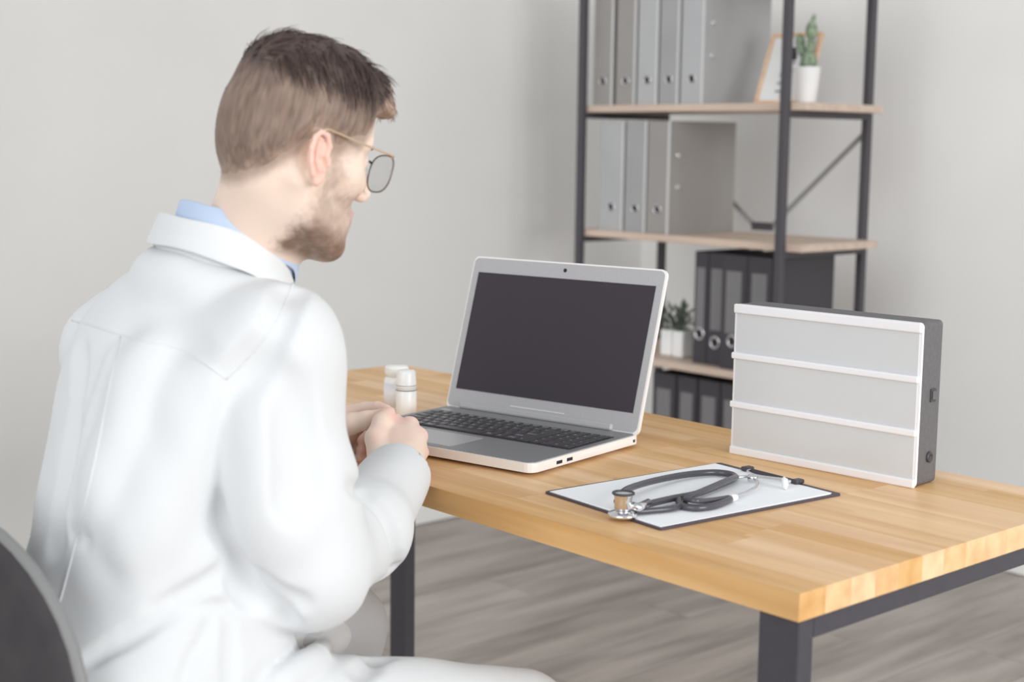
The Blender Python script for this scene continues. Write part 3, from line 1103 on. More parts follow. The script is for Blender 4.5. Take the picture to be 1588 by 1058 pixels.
vb = Vol((-2.05, 0.4, 0.0), (-1.1, 1.5, 1.15), 0.011)
vb.ell(chest, (0.150, 0.095, 0.15), k=0.04)
vb.ell(waist, (0.13, 0.09, 0.14), k=0.06)
vb.ell(pel, (0.155, 0.12, 0.10), k=0.06)
vb.cone(nk, chest, 0.055, 0.1, 0.04)
for s_, e_, w_ in ((shR, elR, wrR), (shL, elL, wrL)):
    vb.cone(chest + (s_ - chest) * 0.5, s_, 0.07, 0.042, 0.03)
    vb.cone(s_, e_, 0.042, 0.038, 0.02)
    vb.cone(e_, w_, 0.041, 0.028, 0.02)
for h_, k_, a_ in ((hipR, knR, anR), (hipL, knL, anL)):
    vb.cone(h_, k_, 0.068, 0.044, 0.03)
    vb.cone(k_, a_, 0.044, 0.036, 0.02)
    vb.cone(a_, a_ + np.array([0, 0.13, -0.045]), 0.036, 0.026, 0.02)
Vt, Ft = vb.mesh(2)

# ---- head and neck, fine
hv = Vol(HC + np.array([-0.13, -0.17, -0.22]), HC + np.array([0.13, 0.18, 0.165]), 0.0019)


def he(x, y, z, rx, ry, rz, k=0.012, op='u', ex=None):
    R_ = Rh if ex is None else Rh @ np.array(ex)
    hv.ell(H(x, y, z), (rx * HS, ry * HS, rz * HS), R_, k, op)


def hc(a, b, ra, rb, k=0.012, op='u'):
    hv.cone(H(*a), H(*b), ra * HS, rb * HS, k, op)


he(-0.007, 0, 0.030, 0.082, 0.073, 0.082)
he(0.030, 0, 0.035, 0.054, 0.062, 0.062, 0.02)
he(0.030, 0, -0.030, 0.052, 0.058, 0.062, 0.02)
he(-0.042, 0, -0.010, 0.042, 0.056, 0.055, 0.03)
for s_ in (-1, 1):
    hc((0.000, s_ * 0.054, -0.045), (0.012, s_ * 0.048, -0.078), 0.016, 0.014, 0.02)
    hc((0.012, s_ * 0.048, -0.078), (0.070, s_ * 0.014, -0.104), 0.014, 0.017, 0.02)
    hc((0.050, s_ * 0.044, -0.020), (0.066, s_ * 0.034, -0.026), 0.017, 0.014, 0.02)
    hc((0.074, s_ * 0.010, 0.020), (0.062, s_ * 0.044, 0.020), 0.011, 0.009, 0.012)
he(0.038, 0, -0.078, 0.045, 0.042, 0.028, 0.02)
he(0.070, 0, -0.103, 0.016, 0.018, 0.015, 0.014)
he(0.072, 0, -0.070, 0.017, 0.028, 0.022, 0.014)
for s_ in (-1, 1):
    he(0.090, s_ * 0.033, 0.001, 0.018, 0.017, 0.012, 0.012, 's')
    he(0.066, s_ * 0.032, 0.000, 0.0135, 0.0135, 0.0135, 0.003)
hc((0.082, 0, 0.014), (0.104, 0, -0.030), 0.0065, 0.0095, 0.010)
for s_ in (-1, 1):
    he(0.094, s_ * 0.012, -0.036, 0.010, 0.0075, 0.0075, 0.006)
    he(0.099, s_ * 0.007, -0.0435, 0.005, 0.0035, 0.004, 0.003, 's')
he(0.084, 0, -0.060, 0.009, 0.020, 0.0055, 0.005)
he(0.083, 0, -0.071, 0.009, 0.018, 0.006, 0.005)
# neck
hv.cone(H(-0.016, 0, -0.05), nk + np.array([0.012, 0.008, -0.03]), 0.046, 0.054, 0.02)
hv.cone(H(-0.034, 0, -0.045), nk + np.array([0.014, -0.012, -0.02]), 0.032, 0.044, 0.02)
hv.cone(H(0.010, -0.015, -0.075), nk + np.array([0.010, 0.015, -0.04]), 0.026, 0.036, 0.025)
hv.cone(H(-0.015, -0.054, -0.045), nk + np.array([0.025, 0.03, -0.04]), 0.009, 0.014, 0.02)
hairD = hv.D.copy()
# ears
for s_ in (-1, 1):
    th = math.radians(18) * s_
    E0 = np.array(Matrix.Rotation(math.radians(-12), 3, 'Y') @ Matrix.Rotation(-s_ * math.radians(9), 3, 'Z'))
    ec = (-0.010, s_ * 0.079, -0.020)
    def EP(x_, y_, z_):
        q_ = np.array(ec) + E0 @ np.array([x_, s_ * y_, z_])
        return tuple(q_)

    q_ = EP(-0.001, -0.002, 0.0)
    he(*q_, 0.0145, 0.0040, 0.0275, 0.003, ex=E0)
    for pth, r0 in (([(0.009, 0.002, 0.003), (0.012, 0.003, 0.014), (0.007, 0.004, 0.026), (-0.003, 0.0045, 0.029), (-0.011, 0.005, 0.023), (-0.015, 0.005, 0.010), (-0.0145, 0.0045, -0.005), (-0.010, 0.004, -0.018), (-0.003, 0.002, -0.027)], 0.0031),
                    ([(-0.002, 0.002, 0.018), (-0.006, 0.003, 0.008), (-0.006, 0.003, -0.004), (-0.001, 0.003, -0.013), (0.005, 0.002, -0.014)], 0.0026),
                    ([(0.011, 0.003, -0.001), (0.011, 0.003, -0.007)], 0.0034),
                    ([(0.003, 0.000, -0.022), (-0.003, 0.001, -0.026)], 0.0058)):
        for i_ in range(len(pth) - 1):
            hc(EP(*pth[i_]), EP(*pth[i_ + 1]), r0, r0, 0.002)
    q_ = EP(0.004, 0.002, -0.005)
    he(*q_, 0.0045, 0.006, 0.007, 0.002, 's', ex=E0)
    he(-0.006, s_ * 0.074, -0.034, 0.009, 0.005, 0.010, 0.004)
Vh, Fh = hv.mesh(1)
L_ = (Vh - HC) @ Rh / HS       # local head coords
lx, ly, lz = L_[:, 0], L_[:, 1], L_[:, 2]
skin = np.array(lin((248, 224, 208))[:3])
red = np.array(lin((242, 186, 174))[:3])
bead = np.array(lin((134, 108, 92))[:3])
stub = np.array(lin((160, 138, 124))[:3])
lipc = np.array(lin((206, 148, 136))[:3])


def sstep(a, b, v):
    t = np.clip((v - a) / (b - a), 0, 1)
    return t * t * (3 - 2 * t)


def hairline(x):
    # local z of the lower edge of the hair for a local x
    xs = [-0.12, -0.075, -0.055, -0.030, -0.020, 0.004, 0.010, 0.022, 0.030, 0.050, 0.066, 0.075, 0.12]
    zs = [-0.066, -0.064, -0.046, -0.012, 0.010, 0.008, -0.004, -0.002, 0.010, 0.018, 0.046, 0.072, 0.080]
    return np.interp(x, xs, zs)


col = np.repeat(skin[None], len(Vh), 0)
ear = sstep(0.074, 0.082, np.abs(ly)) * sstep(0.045, 0.03, np.abs(lz + 0.02)) * (np.abs(lx + 0.010) < 0.03)
col = col * (1 - 0.55 * ear[:, None]) + red * 0.55 * ear[:, None]
n1 = vnoise(L_, 260, 1)
n2 = vnoise(L_, 90, 2)
nz = (n1 - 0.5) * 0.6 + (n2 - 0.5) * 0.8
jaw = sstep(-0.012, 0.020, lx) * sstep(-0.030, -0.062, lz - 0.05 * np.clip(lx, 0, 0.05)) * sstep(-0.05, 0.02, lx + 0.25 * (lz + 0.14))
cheek = sstep(0.0, -0.035, lz) * sstep(0.006, 0.014, lx) * sstep(0.050, 0.020, lx)
bm_ = np.clip(np.maximum(jaw, cheek * 0.9) * 1.15 + nz * 0.55 * (np.maximum(jaw, cheek) > 0.05), 0, 1)
bm_ *= sstep(-0.135, -0.118, lz)
mouth = (lx > 0.07) & (np.abs(ly) < 0.026) & (lz < -0.053) & (lz > -0.078)
bm_[mouth] *= 0.15
dens = 0.45 + 0.5 * sstep(-0.075, -0.105, lz)
bm_ = bm_ * np.clip(dens + nz * 0.25, 0, 1)
col = col * (1 - bm_[:, None]) + bead * bm_[:, None]
col[mouth] = col[mouth] * 0.4 + lipc * 0.6
hl = sstep(-0.024, 0.004, lz - hairline(lx) + (nz * 0.006)) * (np.abs(ly) < 0.0785)
hl = hl * (ear < 0.3) * np.where(lx < 0.07, 1, 0)
col = col * (1 - 0.8 * hl[:, None]) + stub * 0.8 * hl[:, None]

# ---- hands
def hand(v, joints, k=0.005):
    for pts, rs in joints:
        v.chain(pts, rs, k)


hb = Vol(P(560, 700, 2.0) + np.array([-0.22, -0.16, -0.10]), P(560, 700, 2.0) + np.array([0.18, 0.18, 0.12]), 0.0022)
Q = P
# right hand: wrist, palm block, knuckles K[i], fingers curling away and down to the left
w0 = Q(622, 738, 1.93)
K = [Q(612, 655, 2.045), Q(636, 660, 2.035), Q(650, 677, 2.02), Q(651, 703, 2.005)]
for i, kk in enumerate(K):
    b0 = w0 + (kk - w0) * 0.12
    hb.cone(b0, kk, 0.018, (0.0120, 0.0125, 0.0122, 0.0112)[i], 0.011)
hb.cone(Q(600, 715, 1.97), Q(600, 690, 2.00), 0.020, 0.016, 0.02)
hb.cone(P(600, 790, 1.83), w0, 0.030, 0.024, 0.02)
PIP = [Q(607, 651, 2.085), Q(634, 657, 2.085), Q(650, 676, 2.07), Q(655, 702, 2.05)]
MID = [Q(590, 660, 2.10), Q(612, 672, 2.105), Q(626, 690, 2.095), Q(634, 711, 2.075)]
TIP = [Q(585, 675, 2.085), Q(600, 686, 2.085), Q(612, 700, 2.075), Q(622, 716, 2.055)]
for i in range(4):
    hb.chain([K[i], PIP[i], MID[i], TIP[i]], [(0.0112, 0.0098, 0.0088, 0.0078), (0.0115, 0.0098, 0.009, 0.008), (0.0112, 0.0094, 0.0086, 0.0078), (0.0102, 0.0086, 0.0076, 0.007)][i], 0.004)
# thumb, side of palm near the wrist
hb.chain([Q(590, 712, 1.965), Q(583, 680, 1.99), Q(592, 655, 2.015), Q(603, 641, 2.03)], (0.018, 0.0145, 0.0125, 0.0095), 0.006)
# left hand
w1 = wrL
hb.cone(P(470, 670, 2.10), w1, 0.030, 0.024, 0.02)
KL = [Q(540, 641, 2.11), Q(546, 660, 2.13), Q(546, 678, 2.14), Q(540, 697, 2.13)]
for i, kk in enumerate(KL):
    hb.cone(w1 + (kk - w1) * 0.15, kk, 0.018, 0.0112, 0.018)
PL = [Q(567, 634, 2.10), Q(572, 655, 2.125), Q(572, 678, 2.13), Q(562, 702, 2.12)]
DL = [Q(586, 632, 2.085), Q(575, 672, 2.105), Q(573, 693, 2.105), Q(567, 708, 2.10)]
TL = [Q(600, 636, 2.07), Q(562, 684, 2.085), Q(560, 698, 2.085), Q(556, 711, 2.085)]
for i in range(4):
    hb.chain([KL[i], PL[i], DL[i], TL[i]], [(0.0112, 0.0098, 0.0088, 0.0078), (0.0112, 0.0096, 0.009, 0.008), (0.0108, 0.0092, 0.0086, 0.0078), (0.0098, 0.0086, 0.0078, 0.0072)][i], 0.003)
hb.chain([Q(520, 668, 2.06), Q(545, 657, 2.045), Q(568, 652, 2.04), Q(592, 644, 2.045)], (0.018, 0.0145, 0.0128, 0.0095), 0.005)
Vn, Fn = hb.mesh(1)
cn_ = np.repeat(skin[None], len(Vn), 0)
nn = vnoise(Vn, 45, 5)
tips = np.zeros(len(Vn))
for t_ in TIP + TL + PIP + K + [Q(603, 641, 2.03), Q(592, 644, 2.045), Q(563, 684, 2.085)]:
    tips = np.maximum(tips, np.exp(-np.sum((Vn - t_) ** 2, 1) / (2 * 0.012 ** 2)))
f_ = np.clip(tips * 0.45 + 0.22 * sstep(0.45, 0.8, nn), 0, 0.6)[:, None]
cn_ = cn_ * (1 - f_) + red * f_
cb_ = np.repeat(skin[None], len(Vt), 0)
VA = np.concatenate([Vt, Vh, Vn]) - RO
FA = np.concatenate([Ft, Fh + len(Vt), Fn + len(Vt) + len(Vh)])
body = npmesh('body', VA, FA, M['skin'], root, np.concatenate([cb_, col, cn_]))

# eyes
for s_ in (-1, 1):
    c = H(0.0665, s_ * 0.032, 0.0005) - RO
    e_ = lathe([(0, -0.0128), (0.006, -0.0112), (0.0105, -0.007), (0.0128, 0), (0.0105, 0.007), (0.006, 0.0112), (0, 0.0128)], 20, mtx=Matrix.Translation(c))
    obj('eye', e_, M['eye'], root, True)
    bm = bmesh.new()
    hq = [(0.0745 + 0.002 * math.cos(t), s_ * (0.018 + 0.028 * (t / PI)), 0.017 + 0.004 * math.sin(t)) for t in np.linspace(0, PI, 9)]
    tube([H(*q_) - RO for q_ in hq], 0.0028, 8, bm)
    obj('eyebrow', bm, M['beard'], root, True)
    lq = [(0.0795 - 0.004 * abs(math.cos(t)), s_ * (0.020 + 0.024 * (t / PI)), 0.001 + 0.003 * math.sin(t)) for t in np.linspace(0, PI, 9)]
    obj('eyelashes', tube([H(*q_) + Rh @ np.array([0.003, 0, 0]) - RO for q_ in lq], 0.0011, 6), M['hair'], root, True)

# ---- hair: cap volume
cv = Vol(hv.lo, hv.lo + hv.h * (hv.n - 1), hv.h)
cv.D = hairD[:cv.n[0], :cv.n[1], :cv.n[2]] if tuple(cv.n) == hairD.shape else hairD
cv.n = np.array(cv.D.shape)
ix, X, Y, Z = cv.sl(cv.lo, cv.lo + cv.h * cv.n)
pts = np.stack(np.broadcast_arrays(X, Y, Z), -1).astype(np.float64)
Lp = (pts - HC) @ Rh / HS
hl_ = Lp[..., 2] - hairline(Lp[..., 0])
hl_ = np.where(Lp[..., 0] > 0.066, np.maximum(hl_, Lp[..., 2] - 0.058), hl_)
cv.D = (cv.D - (-0.0004 + 0.0044 * sstep(0.000, 0.032, hl_))).astype(np.float32)


def ce(x, y, z, rx, ry, rz, k=0.012, op='u', ex=None):
    cv.ell(H(x, y, z), (rx * HS, ry * HS, rz * HS), Rh if ex is None else Rh @ np.array(ex), k, op)


ce(0.000, 0.000, 0.068, 0.078, 0.066, 0.051, 0.02)
ce(0.030, 0.0, 0.082, 0.050, 0.056, 0.034, 0.02)
ce(0.066, 0.0, 0.083, 0.028, 0.044, 0.019, 0.014)
ce(-0.040, -0.01, 0.066, 0.040, 0.048, 0.040, 0.02)
# quiff leaning forward
for yy, xx, zz_ in ((-0.034, 0.084, 0.074), (-0.018, 0.092, 0.074), (0.0, 0.096, 0.075), (0.02, 0.094, 0.075), (0.036, 0.086, 0.072)):
    cv.cone(H(0.060, yy * 0.9, 0.088), H(xx + 0.008, yy, zz_ - 0.006), 0.014, 0.006, 0.012)
cv.D = np.maximum(cv.D, (-hl_).astype(np.float32) * 0.7)
# clear the ears
for s_ in (-1, 1):
    ce(-0.008, s_ * 0.089, -0.020, 0.022, 0.018, 0.031, 0.004, 's')
cv.D = cv.D.astype(np.float32)
# tuft relief on the long top part
flow = vnoise(np.stack([Lp[..., 0] * 60 + Lp[..., 1] * 12, Lp[..., 1] * 170, Lp[..., 2] * 30], -1), 1.0, 3)
topm = sstep(0.055, 0.095, Lp[..., 2])
cv.D += ((0.5 - flow) * (0.0015 + 0.0065 * topm)).astype(np.float32)
Vc, Fc = cv.mesh(1)
Lc = (Vc - HC) @ Rh / HS
dk = np.array(lin((86, 72, 68))[:3])
lt_ = np.array(lin((138, 118, 106))[:3])
fade = np.array(lin((176, 152, 136))[:3])
tz = sstep(0.035, 0.085, Lc[:, 2] + 0.010 * (vnoise(Lc, 120, 4) - 0.5) * 2)[:, None]
st_ = vnoise(np.stack([Lc[:, 0] * 380, Lc[:, 1] * 380, Lc[:, 2] * 60], -1), 1.0, 6)[:, None]
chair_ = lt_ * (1 - tz) + dk * tz
dl = (Lc[:, 2] - hairline(Lc[:, 0]))[:, None]
fd = np.clip(1 - dl / 0.026, 0, 1) * 0.85
chair_ = chair_ * (1 - fd) + fade * fd
chair_ = chair_ * (0.72 + 0.56 * st_) * (0.84 + 0.32 * vnoise(Lc, 75, 9)[:, None])
hair = npmesh('hair', Vc - RO, Fc, M['hair'], root, chair_)

# hair strands on top and short bristle on the sides, one mesh
rgn = np.random.RandomState(3)
Nn = len(Vc)
n_s = 5200
pick = rgn.choice(Nn, n_s)
vs = []
fs = []
cs_ = []
v1 = Vc[Fc[:, 1]] - Vc[Fc[:, 0]]
v2 = Vc[Fc[:, 3]] - Vc[Fc[:, 0]]
fn = np.cross(v1, v2)
vn = np.zeros_like(Vc)
for i in range(4):
    for c_ in range(3):
        vn[:, c_] += np.bincount(Fc[:, i], fn[:, c_], Nn)
vn /= np.linalg.norm(vn, axis=1)[:, None] + 1e-9
cnt_ = 0
for pi_ in pick:
    l = Lc[pi_]
    top_ = l[2] > 0.070
    n_l = Rh.T @ vn[pi_]
    if top_:
        ln = rgn.uniform(0.018, 0.034) * (0.45 if l[0] > 0.065 else 1.0)
        d = np.array([0.9, -l[1] * 3, -0.1]) + rgn.normal(0, 0.09, 3)
        if l[1] < -0.035 and l[0] < 0.05:
            d = np.array([0.35, -0.5, -0.75]) + rgn.normal(0, 0.09, 3)
        w_ = 0.0007
    elif l[2] > -0.02 and l[0] < 0.05:
        ln = rgn.uniform(0.005, 0.010)
        d = np.array([0.15, 0, -0.9]) + rgn.normal(0, 0.25, 3)
        w_ = 0.0005
    else:
        ln = rgn.uniform(0.003, 0.005)
        d = np.array([0.1, 0, -0.9]) + rgn.normal(0, 0.3, 3)
        w_ = 0.0004
    d = d - n_l * (d @ n_l)
    d /= np.linalg.norm(d) + 1e-9
    side = np.cross(d, n_l) * w_
    lift = 0.10 if top_ else 0.06
    c0 = chair_[pi_] * rgn.uniform(0.65, 1.5)
    p = l - n_l * 0.001
    prev = None
    for k_ in range(4):
        t_ = k_ / 3.0
        q_ = p + d * ln * t_ + n_l * ln * lift * math.sin(t_ * 2.6) - (np.array([0, 0, 0.003]) * t_ * t_ if top_ else 0)
        ww = side * (1 - 0.75 * t_)
        vs += [q_ - ww, q_ + ww, q_ + n_l * w_ * 0.9 * (1 - 0.7 * t_)]
        cs_ += [c0] * 3
        if prev is not None:
            a0 = prev
            b0 = cnt_
            for u_ in range(3):
                u2 = (u_ + 1) % 3
                fs.append((a0 + u_, a0 + u2, b0 + u2, b0 + u_))
        prev = cnt_
        cnt_ += 3
vs = HS * np.array(vs) @ Rh.T + HC - RO
so = npmesh('hair_strands', vs, np.array(fs), M['hair'], hair, np.array(cs_))

# ---- glasses
gz = 0.004
gls = []
for s_ in (-1, 1):
    lens = []
    for t in np.linspace(0, 2 * PI, 36, endpoint=False):
        cx_, cz_ = math.cos(t), math.sin(t)
        rx_ = 0.0265 * (1 + 0.07 * cz_)
        y_ = s_ * 0.0345 + rx_ * math.copysign(abs(cx_) ** 0.75, cx_)
        z_ = -0.006 + 0.0225 * math.copysign(abs(cz_) ** 0.75, cz_)
        lens.append(H(0.1005 - 0.10 * abs(y_) ** 1.35, y_, z_) - RO)
    gls.append(lens)
g_ = obj('glasses', tube([H(0.0985, t * 0.0085, 0.006 + 0.004 * (1 - t * t)) - RO for t in np.linspace(-1, 1, 9)], 0.0011, 8), M['gold'], root, True, label='round metal glasses with pale gold temple arms')
for s_, lens in zip((-1, 1), gls):
    obj('rim', tube(lens, 0.0009, 8, closed=True), M['rim'], g_, True)
    bm = bmesh.new()
    c_ = sum(lens, Vector((0, 0, 0)) * 0) / len(lens) if False else Vector(np.mean([list(q_) for q_ in lens], 0))
    off_ = Vector(Rh @ np.array([0.0006, 0, 0]))
    for sg in (-1, 1):
        vv = [bm.verts.new(Vector(q_) + off_ * sg) for q_ in lens]
        cc = bm.verts.new(c_ + off_ * sg)
        for i in range(len(vv)):
            bm.faces.new((vv[i], vv[(i + 1) % len(vv)], cc))
    obj('lens', bm, M['lens'], g_, True)
    hx = [(0.0925, s_ * 0.0625, 0.012), (0.090, s_ * 0.0685, 0.013), (0.080, s_ * 0.0715, 0.013), (0.04, s_ * 0.075, 0.013), (0.005, s_ * 0.078, 0.014), (-0.012, s_ * 0.080, 0.012), (-0.026, s_ * 0.078, -0.006)]
    obj('temple_arm', tube(catmull([H(*q_) - RO for q_ in hx], 5), 0.0012, 8), M['gold'], g_, True)
    obj('nose_pad', tube([H(0.093, s_ * 0.012, -0.002) - RO, H(0.093, s_ * 0.0135, -0.010) - RO], 0.0022, 8), M['lens'], g_, True)

# ---- coat
ct_ = Vol((-1.90, 0.47, 0.36), (-1.12, 1.36, 1.14), 0.0040)
ct_.ell((-1.505, 0.855, 0.89), (0.185, 0.130, 0.165), k=0.05)
ct_.ell((-1.50, 0.815, 0.86), (0.168, 0.115, 0.17), k=0.05)
ct_.ell((-1.475, 0.780, 0.72), (0.165, 0.128, 0.17), k=0.07)
ct_.ell((-1.475, 0.705, 0.575), (0.195, 0.150, 0.15), k=0.06)
ct_.cone(nk + np.array([0.02, -0.02, -0.07]), shR, 0.058, 0.064, 0.045)
ct_.cone(nk + np.array([-0.02, -0.02, -0.06]), shL, 0.070, 0.062, 0.06)
ct_.cone(nk + np.array([0, -0.01, -0.09]), chest, 0.080, 0.12, 0.05)
ct_.cone(shR, elR + (shR - elR) * 0.3, 0.067, 0.064, 0.045)
ct_.cone(elR + (shR - elR) * 0.35, elR, 0.063, 0.062, 0.03)
mR = np.array(P(562, 822, 1.745))
ct_.cone(elR, mR, 0.062, 0.056, 0.03)
ct_.cone(mR, wrR + (wrR - elR) * 0.03, 0.055, 0.044, 0.022)
ct_.cone(shL, elL, 0.063, 0.058, 0.045)
ct_.cone(elL, wrL + (wrL - elL) * -0.10, 0.056, 0.042, 0.03)
ct_.cone((-1.475, 0.825, 0.86), (-1.450, 0.735, 0.56), 0.110, 0.140, 0.06)
ct_.cone(nk + np.array([0.0, -0.025, -0.066]), chest, 0.078, 0.10, 0.03)
nx_, ny_ = np.array([1.0, 0, -0.05]), np.array([0, 1.0, -0.24])
nx_, ny_ = nx_ / np.linalg.norm(nx_), ny_ / np.linalg.norm(ny_)
nz_ = np.cross(nx_, ny_)
rg_ = []
for t in np.linspace(-2.7, 2.7, 25):
    rg_.append(P(362, 354, 1.68) + 0.064 * math.sin(t) * nx_ - 0.060 * math.cos(t) * ny_ - nz_ * (0.075 + 0.045 * ((1 - math.cos(t)) / 2) ** 2))
ct_.chain(rg_, 0.020, 0.035)
# skirt over the thighs
ct_.cone((-1.385, 0.68, 0.575), (-1.262, 1.14, 0.500), 0.105, 0.069, 0.05)
ct_.cone((-1.615, 0.68, 0.575), (-1.64, 1.08, 0.530), 0.100, 0.070, 0.05)
ct_.cone((-1.385, 0.66, 0.53), (-1.275, 1.10, 0.465), 0.10, 0.060, 0.05)
def fold(pix, r, dep, k, op, taper=True):
    q = catmull([(a, b, 0) for a, b in pix], 5)
    hs = [ct_.hit(p.x, p.y, 1.2, 2.3) for p in q]
    n = len(hs)
    out = []
    rr = []
    for i, h_ in enumerate(hs):
        rd = ray(q[i].x, q[i].y)
        rd = rd / np.linalg.norm(rd)
        e = min(1.0, min(i, n - 1 - i) / (n * 0.3) + (0.15 if taper else 1))
        ri = r
        if op == 's':
            out.append(h_ - rd * (ri - dep * e))
        else:
            out.append(h_ + rd * (ri - dep * e))
        rr.append(ri)
    return out, rr, k, op


FL_ = []
# arm / torso boundary and armpit
FL_.append(fold([(352, 600), (345, 690), (335, 760), (344, 810), (370, 854), (378, 890), (382, 915), (423, 945), (441, 968)], 0.010, 0.017, 0.014, 's'))
FL_.append(fold([(282, 678), (317, 744), (339, 779), (344, 810)], 0.009, 0.011, 0.012, 's'))
# waist folds
FL_.append(fold([(370, 857), (344, 889), (282, 925), (235, 948)], 0.007, 0.008, 0.009, 's'))
FL_.append(fold([(273, 948), (335, 942), (352, 948)], 0.005, 0.004, 0.008, 's'))
FL_.append(fold([(335, 942), (322, 985), (300, 1020), (283, 1062)], 0.005, 0.004, 0.008, 's'))
FL_.append(fold([(355, 945), (357, 1000), (358, 1062)], 0.005, 0.005, 0.008, 's'))
FL_.append(fold([(132, 1024), (200, 988), (273, 948)], 0.005, 0.006, 0.010, 's'))
# soft long folds of the back
FL_.append(fold([(190, 540), (160, 640), (128, 780), (112, 840)], 0.004, 0.005, 0.006, 's'))
FL_.append(fold([(178, 545), (146, 650), (114, 780), (98, 840)], 0.006, 0.004, 0.008, 'u'))
FL_.append(fold([(205, 560), (178, 660), (148, 780), (130, 840)], 0.006, 0.005, 0.009, 's'))
FL_.append(fold([(277, 560), (250, 660), (215, 770), (185, 850)], 0.022, 0.003, 0.03, 's'))
FL_.append(fold([(235, 560), (205, 680), (170, 790)], 0.022, 0.005, 0.03, 'u'))
FL_.append(fold([(320, 600), (270, 740), (225, 850)], 0.030, 0.006, 0.03, 'u'))
FL_.append(fold([(120, 540), (112, 640), (95, 760), (80, 850)], 0.010, 0.004, 0.012, 's'))
# yoke seam
# armhole seam over the shoulder
FL_.append(fold([(352, 588), (395, 545), (430, 500), (446, 460), (455, 440)], 0.012, 0.0028, 0.016, 's'))
# sleeve folds
FL_.append(fold([(400, 560), (385, 640), (380, 740), (400, 840)], 0.020, 0.003, 0.03, 's'))
FL_.append(fold([(430, 640), (420, 740), (440, 830)], 0.03, 0.0025, 0.03, 'u'))
FL_.append(fold([(549, 752), (595, 790), (616, 836), (612, 885), (580, 930)], 0.007, 0.0045, 0.012, 's'))
FL_.append(fold([(395, 900), (430, 925), (470, 940)], 0.008, 0.004, 0.012, 's'))
FL_.append(fold([(455, 600), (470, 700), (465, 780)], 0.020, 0.002, 0.02, 's'))
# thigh folds
FL_.append(fold([(505, 978), (460, 1012), (400, 1060)], 0.006, 0.006, 0.010, 's'))
FL_.append(fold([(530, 985), (480, 1025), (430, 1065)], 0.012, 0.004, 0.012, 'u'))
FL_.append(fold([(600, 1000), (560, 1040)], 0.012, 0.002, 0.012, 's'))
for out_, rr_, k_, op_ in FL_:
    ct_.chain(out_, rr_, k_, op_)
# small cloth unevenness
gx, gy, gz_ = [np.arange(ct_.n[i]) * ct_.h + ct_.lo[i] for i in range(3)]
wob = (np.sin(gx[:, None, None] * 31 + gz_[None, None, :] * 9) * np.sin(gy[None, :, None] * 27 + gz_[None, None, :] * 13) * 0.0022
       + np.sin(gx[:, None, None] * 71 + gy[None, :, None] * 40) * np.sin(gz_[None, None, :] * 55 + gy[None, :, None] * 30) * 0.0009)
ct_.D += wob.astype(np.float32)
# cuff openings at both wrists
for e_, w_ in ((elR, wrR), (elL, wrL)):
    u_ = (w_ - e_) / np.linalg.norm(w_ - e_)
    ct_.cone(w_ + u_ * (0.004 if e_ is elR else -0.02), w_ + u_ * 0.05, 0.0365, 0.038, 0.002, 's')

Vk, Fk = ct_.mesh(2)
coat_o = npmesh('coat', Vk - RO, Fk, M['coat'], root, label='white medical coat')

def collar(name, prof, th0, th1, C, m, tip=0.0, thick=0.003, fwd=0.36, right=0.10, drop=0.0, dexp=2.6, label=None):
    n = 56
    ux = np.array([1.0, 0, -right])
    uy = np.array([0, 1.0, -fwd])
    ux /= np.linalg.norm(ux)
    uy /= np.linalg.norm(uy)
    un = np.cross(ux, uy)
    V_ = []
    F_ = []
    for i in range(n + 1):
        t = th0 + (th1 - th0) * i / n
        e_ = max(0, abs(2 * i / n - 1) - 0.8) / 0.2
        for j, (r_, z_) in enumerate(prof):
            jj = j / (len(prof) - 1)
            z2 = z_ - (tip * e_ * jj) + 0.0012 * math.sin(t * 5 + j)
            z2 -= drop * ((1 - math.cos(t)) / 2) ** dexp
            r2 = r_ * (1 + 0.018 * math.sin(3 * t + 1))
            V_.append(C + r2 * math.sin(t) * ux - 0.94 * r2 * math.cos(t) * uy + un * z2)
    kp = len(prof)
    for i in range(n):
        for j in range(kp - 1):
            a = i * kp + j
            F_.append((a, a + 1, a + kp + 1, a + kp))
    o = obj(name, ([tuple(v) for v in V_], F_), m, root, True, label)
    mo = o.modifiers.new('thick', 'SOLIDIFY')
    mo.thickness = thick
    mo2 = o.modifiers.new('sub', 'SUBSURF')
    mo2.levels = 1
    mo2.render_levels = 2
    return o


nkl = nk - RO
CC = P(362, 354, 1.68) - RO
CS = P(371, 357, 1.672) - RO
collar('coat_collar', [(0.080, -0.052), (0.083, -0.030), (0.084, -0.006), (0.0870, 0.001), (0.0905, -0.006), (0.093, -0.020), (0.097, -0.038)], -2.3, 2.3, CC, M['coat'], tip=0.02, fwd=0.24, right=0.05, drop=0.062, dexp=2.0)
collar('shirt_collar', [(0.070, -0.03), (0.071, 0.013), (0.0735, 0.021), (0.0765, 0.014), (0.077, -0.022)], -2.75, 2.75, CS, M['shirt'], tip=0.02, thick=0.002, fwd=0.24, right=0.05, drop=0.022, label='light blue shirt collar')
sm = []


def seam(pix, r=0.0016):
    q = catmull([(a, b_, 0) for a, b_ in pix], 6)
    return tube([Vector(ct_.hit(p_.x, p_.y) + FW * 0.0004 - RO) for p_ in q], r, 6)


bm = bmesh.new()
for pix in ([(112, 497), (150, 507), (190, 521), (230, 532), (275, 543), (315, 562), (350, 588)],
            [(350, 588), (392, 545), (428, 500), (446, 462), (455, 440)],
            [(187, 523), (170, 600), (150, 700), (120, 830), (98, 915), (84, 960)]):
    join(bm, seam(pix))
obj('coat_seam', bm, M['coat'], coat_o, True)

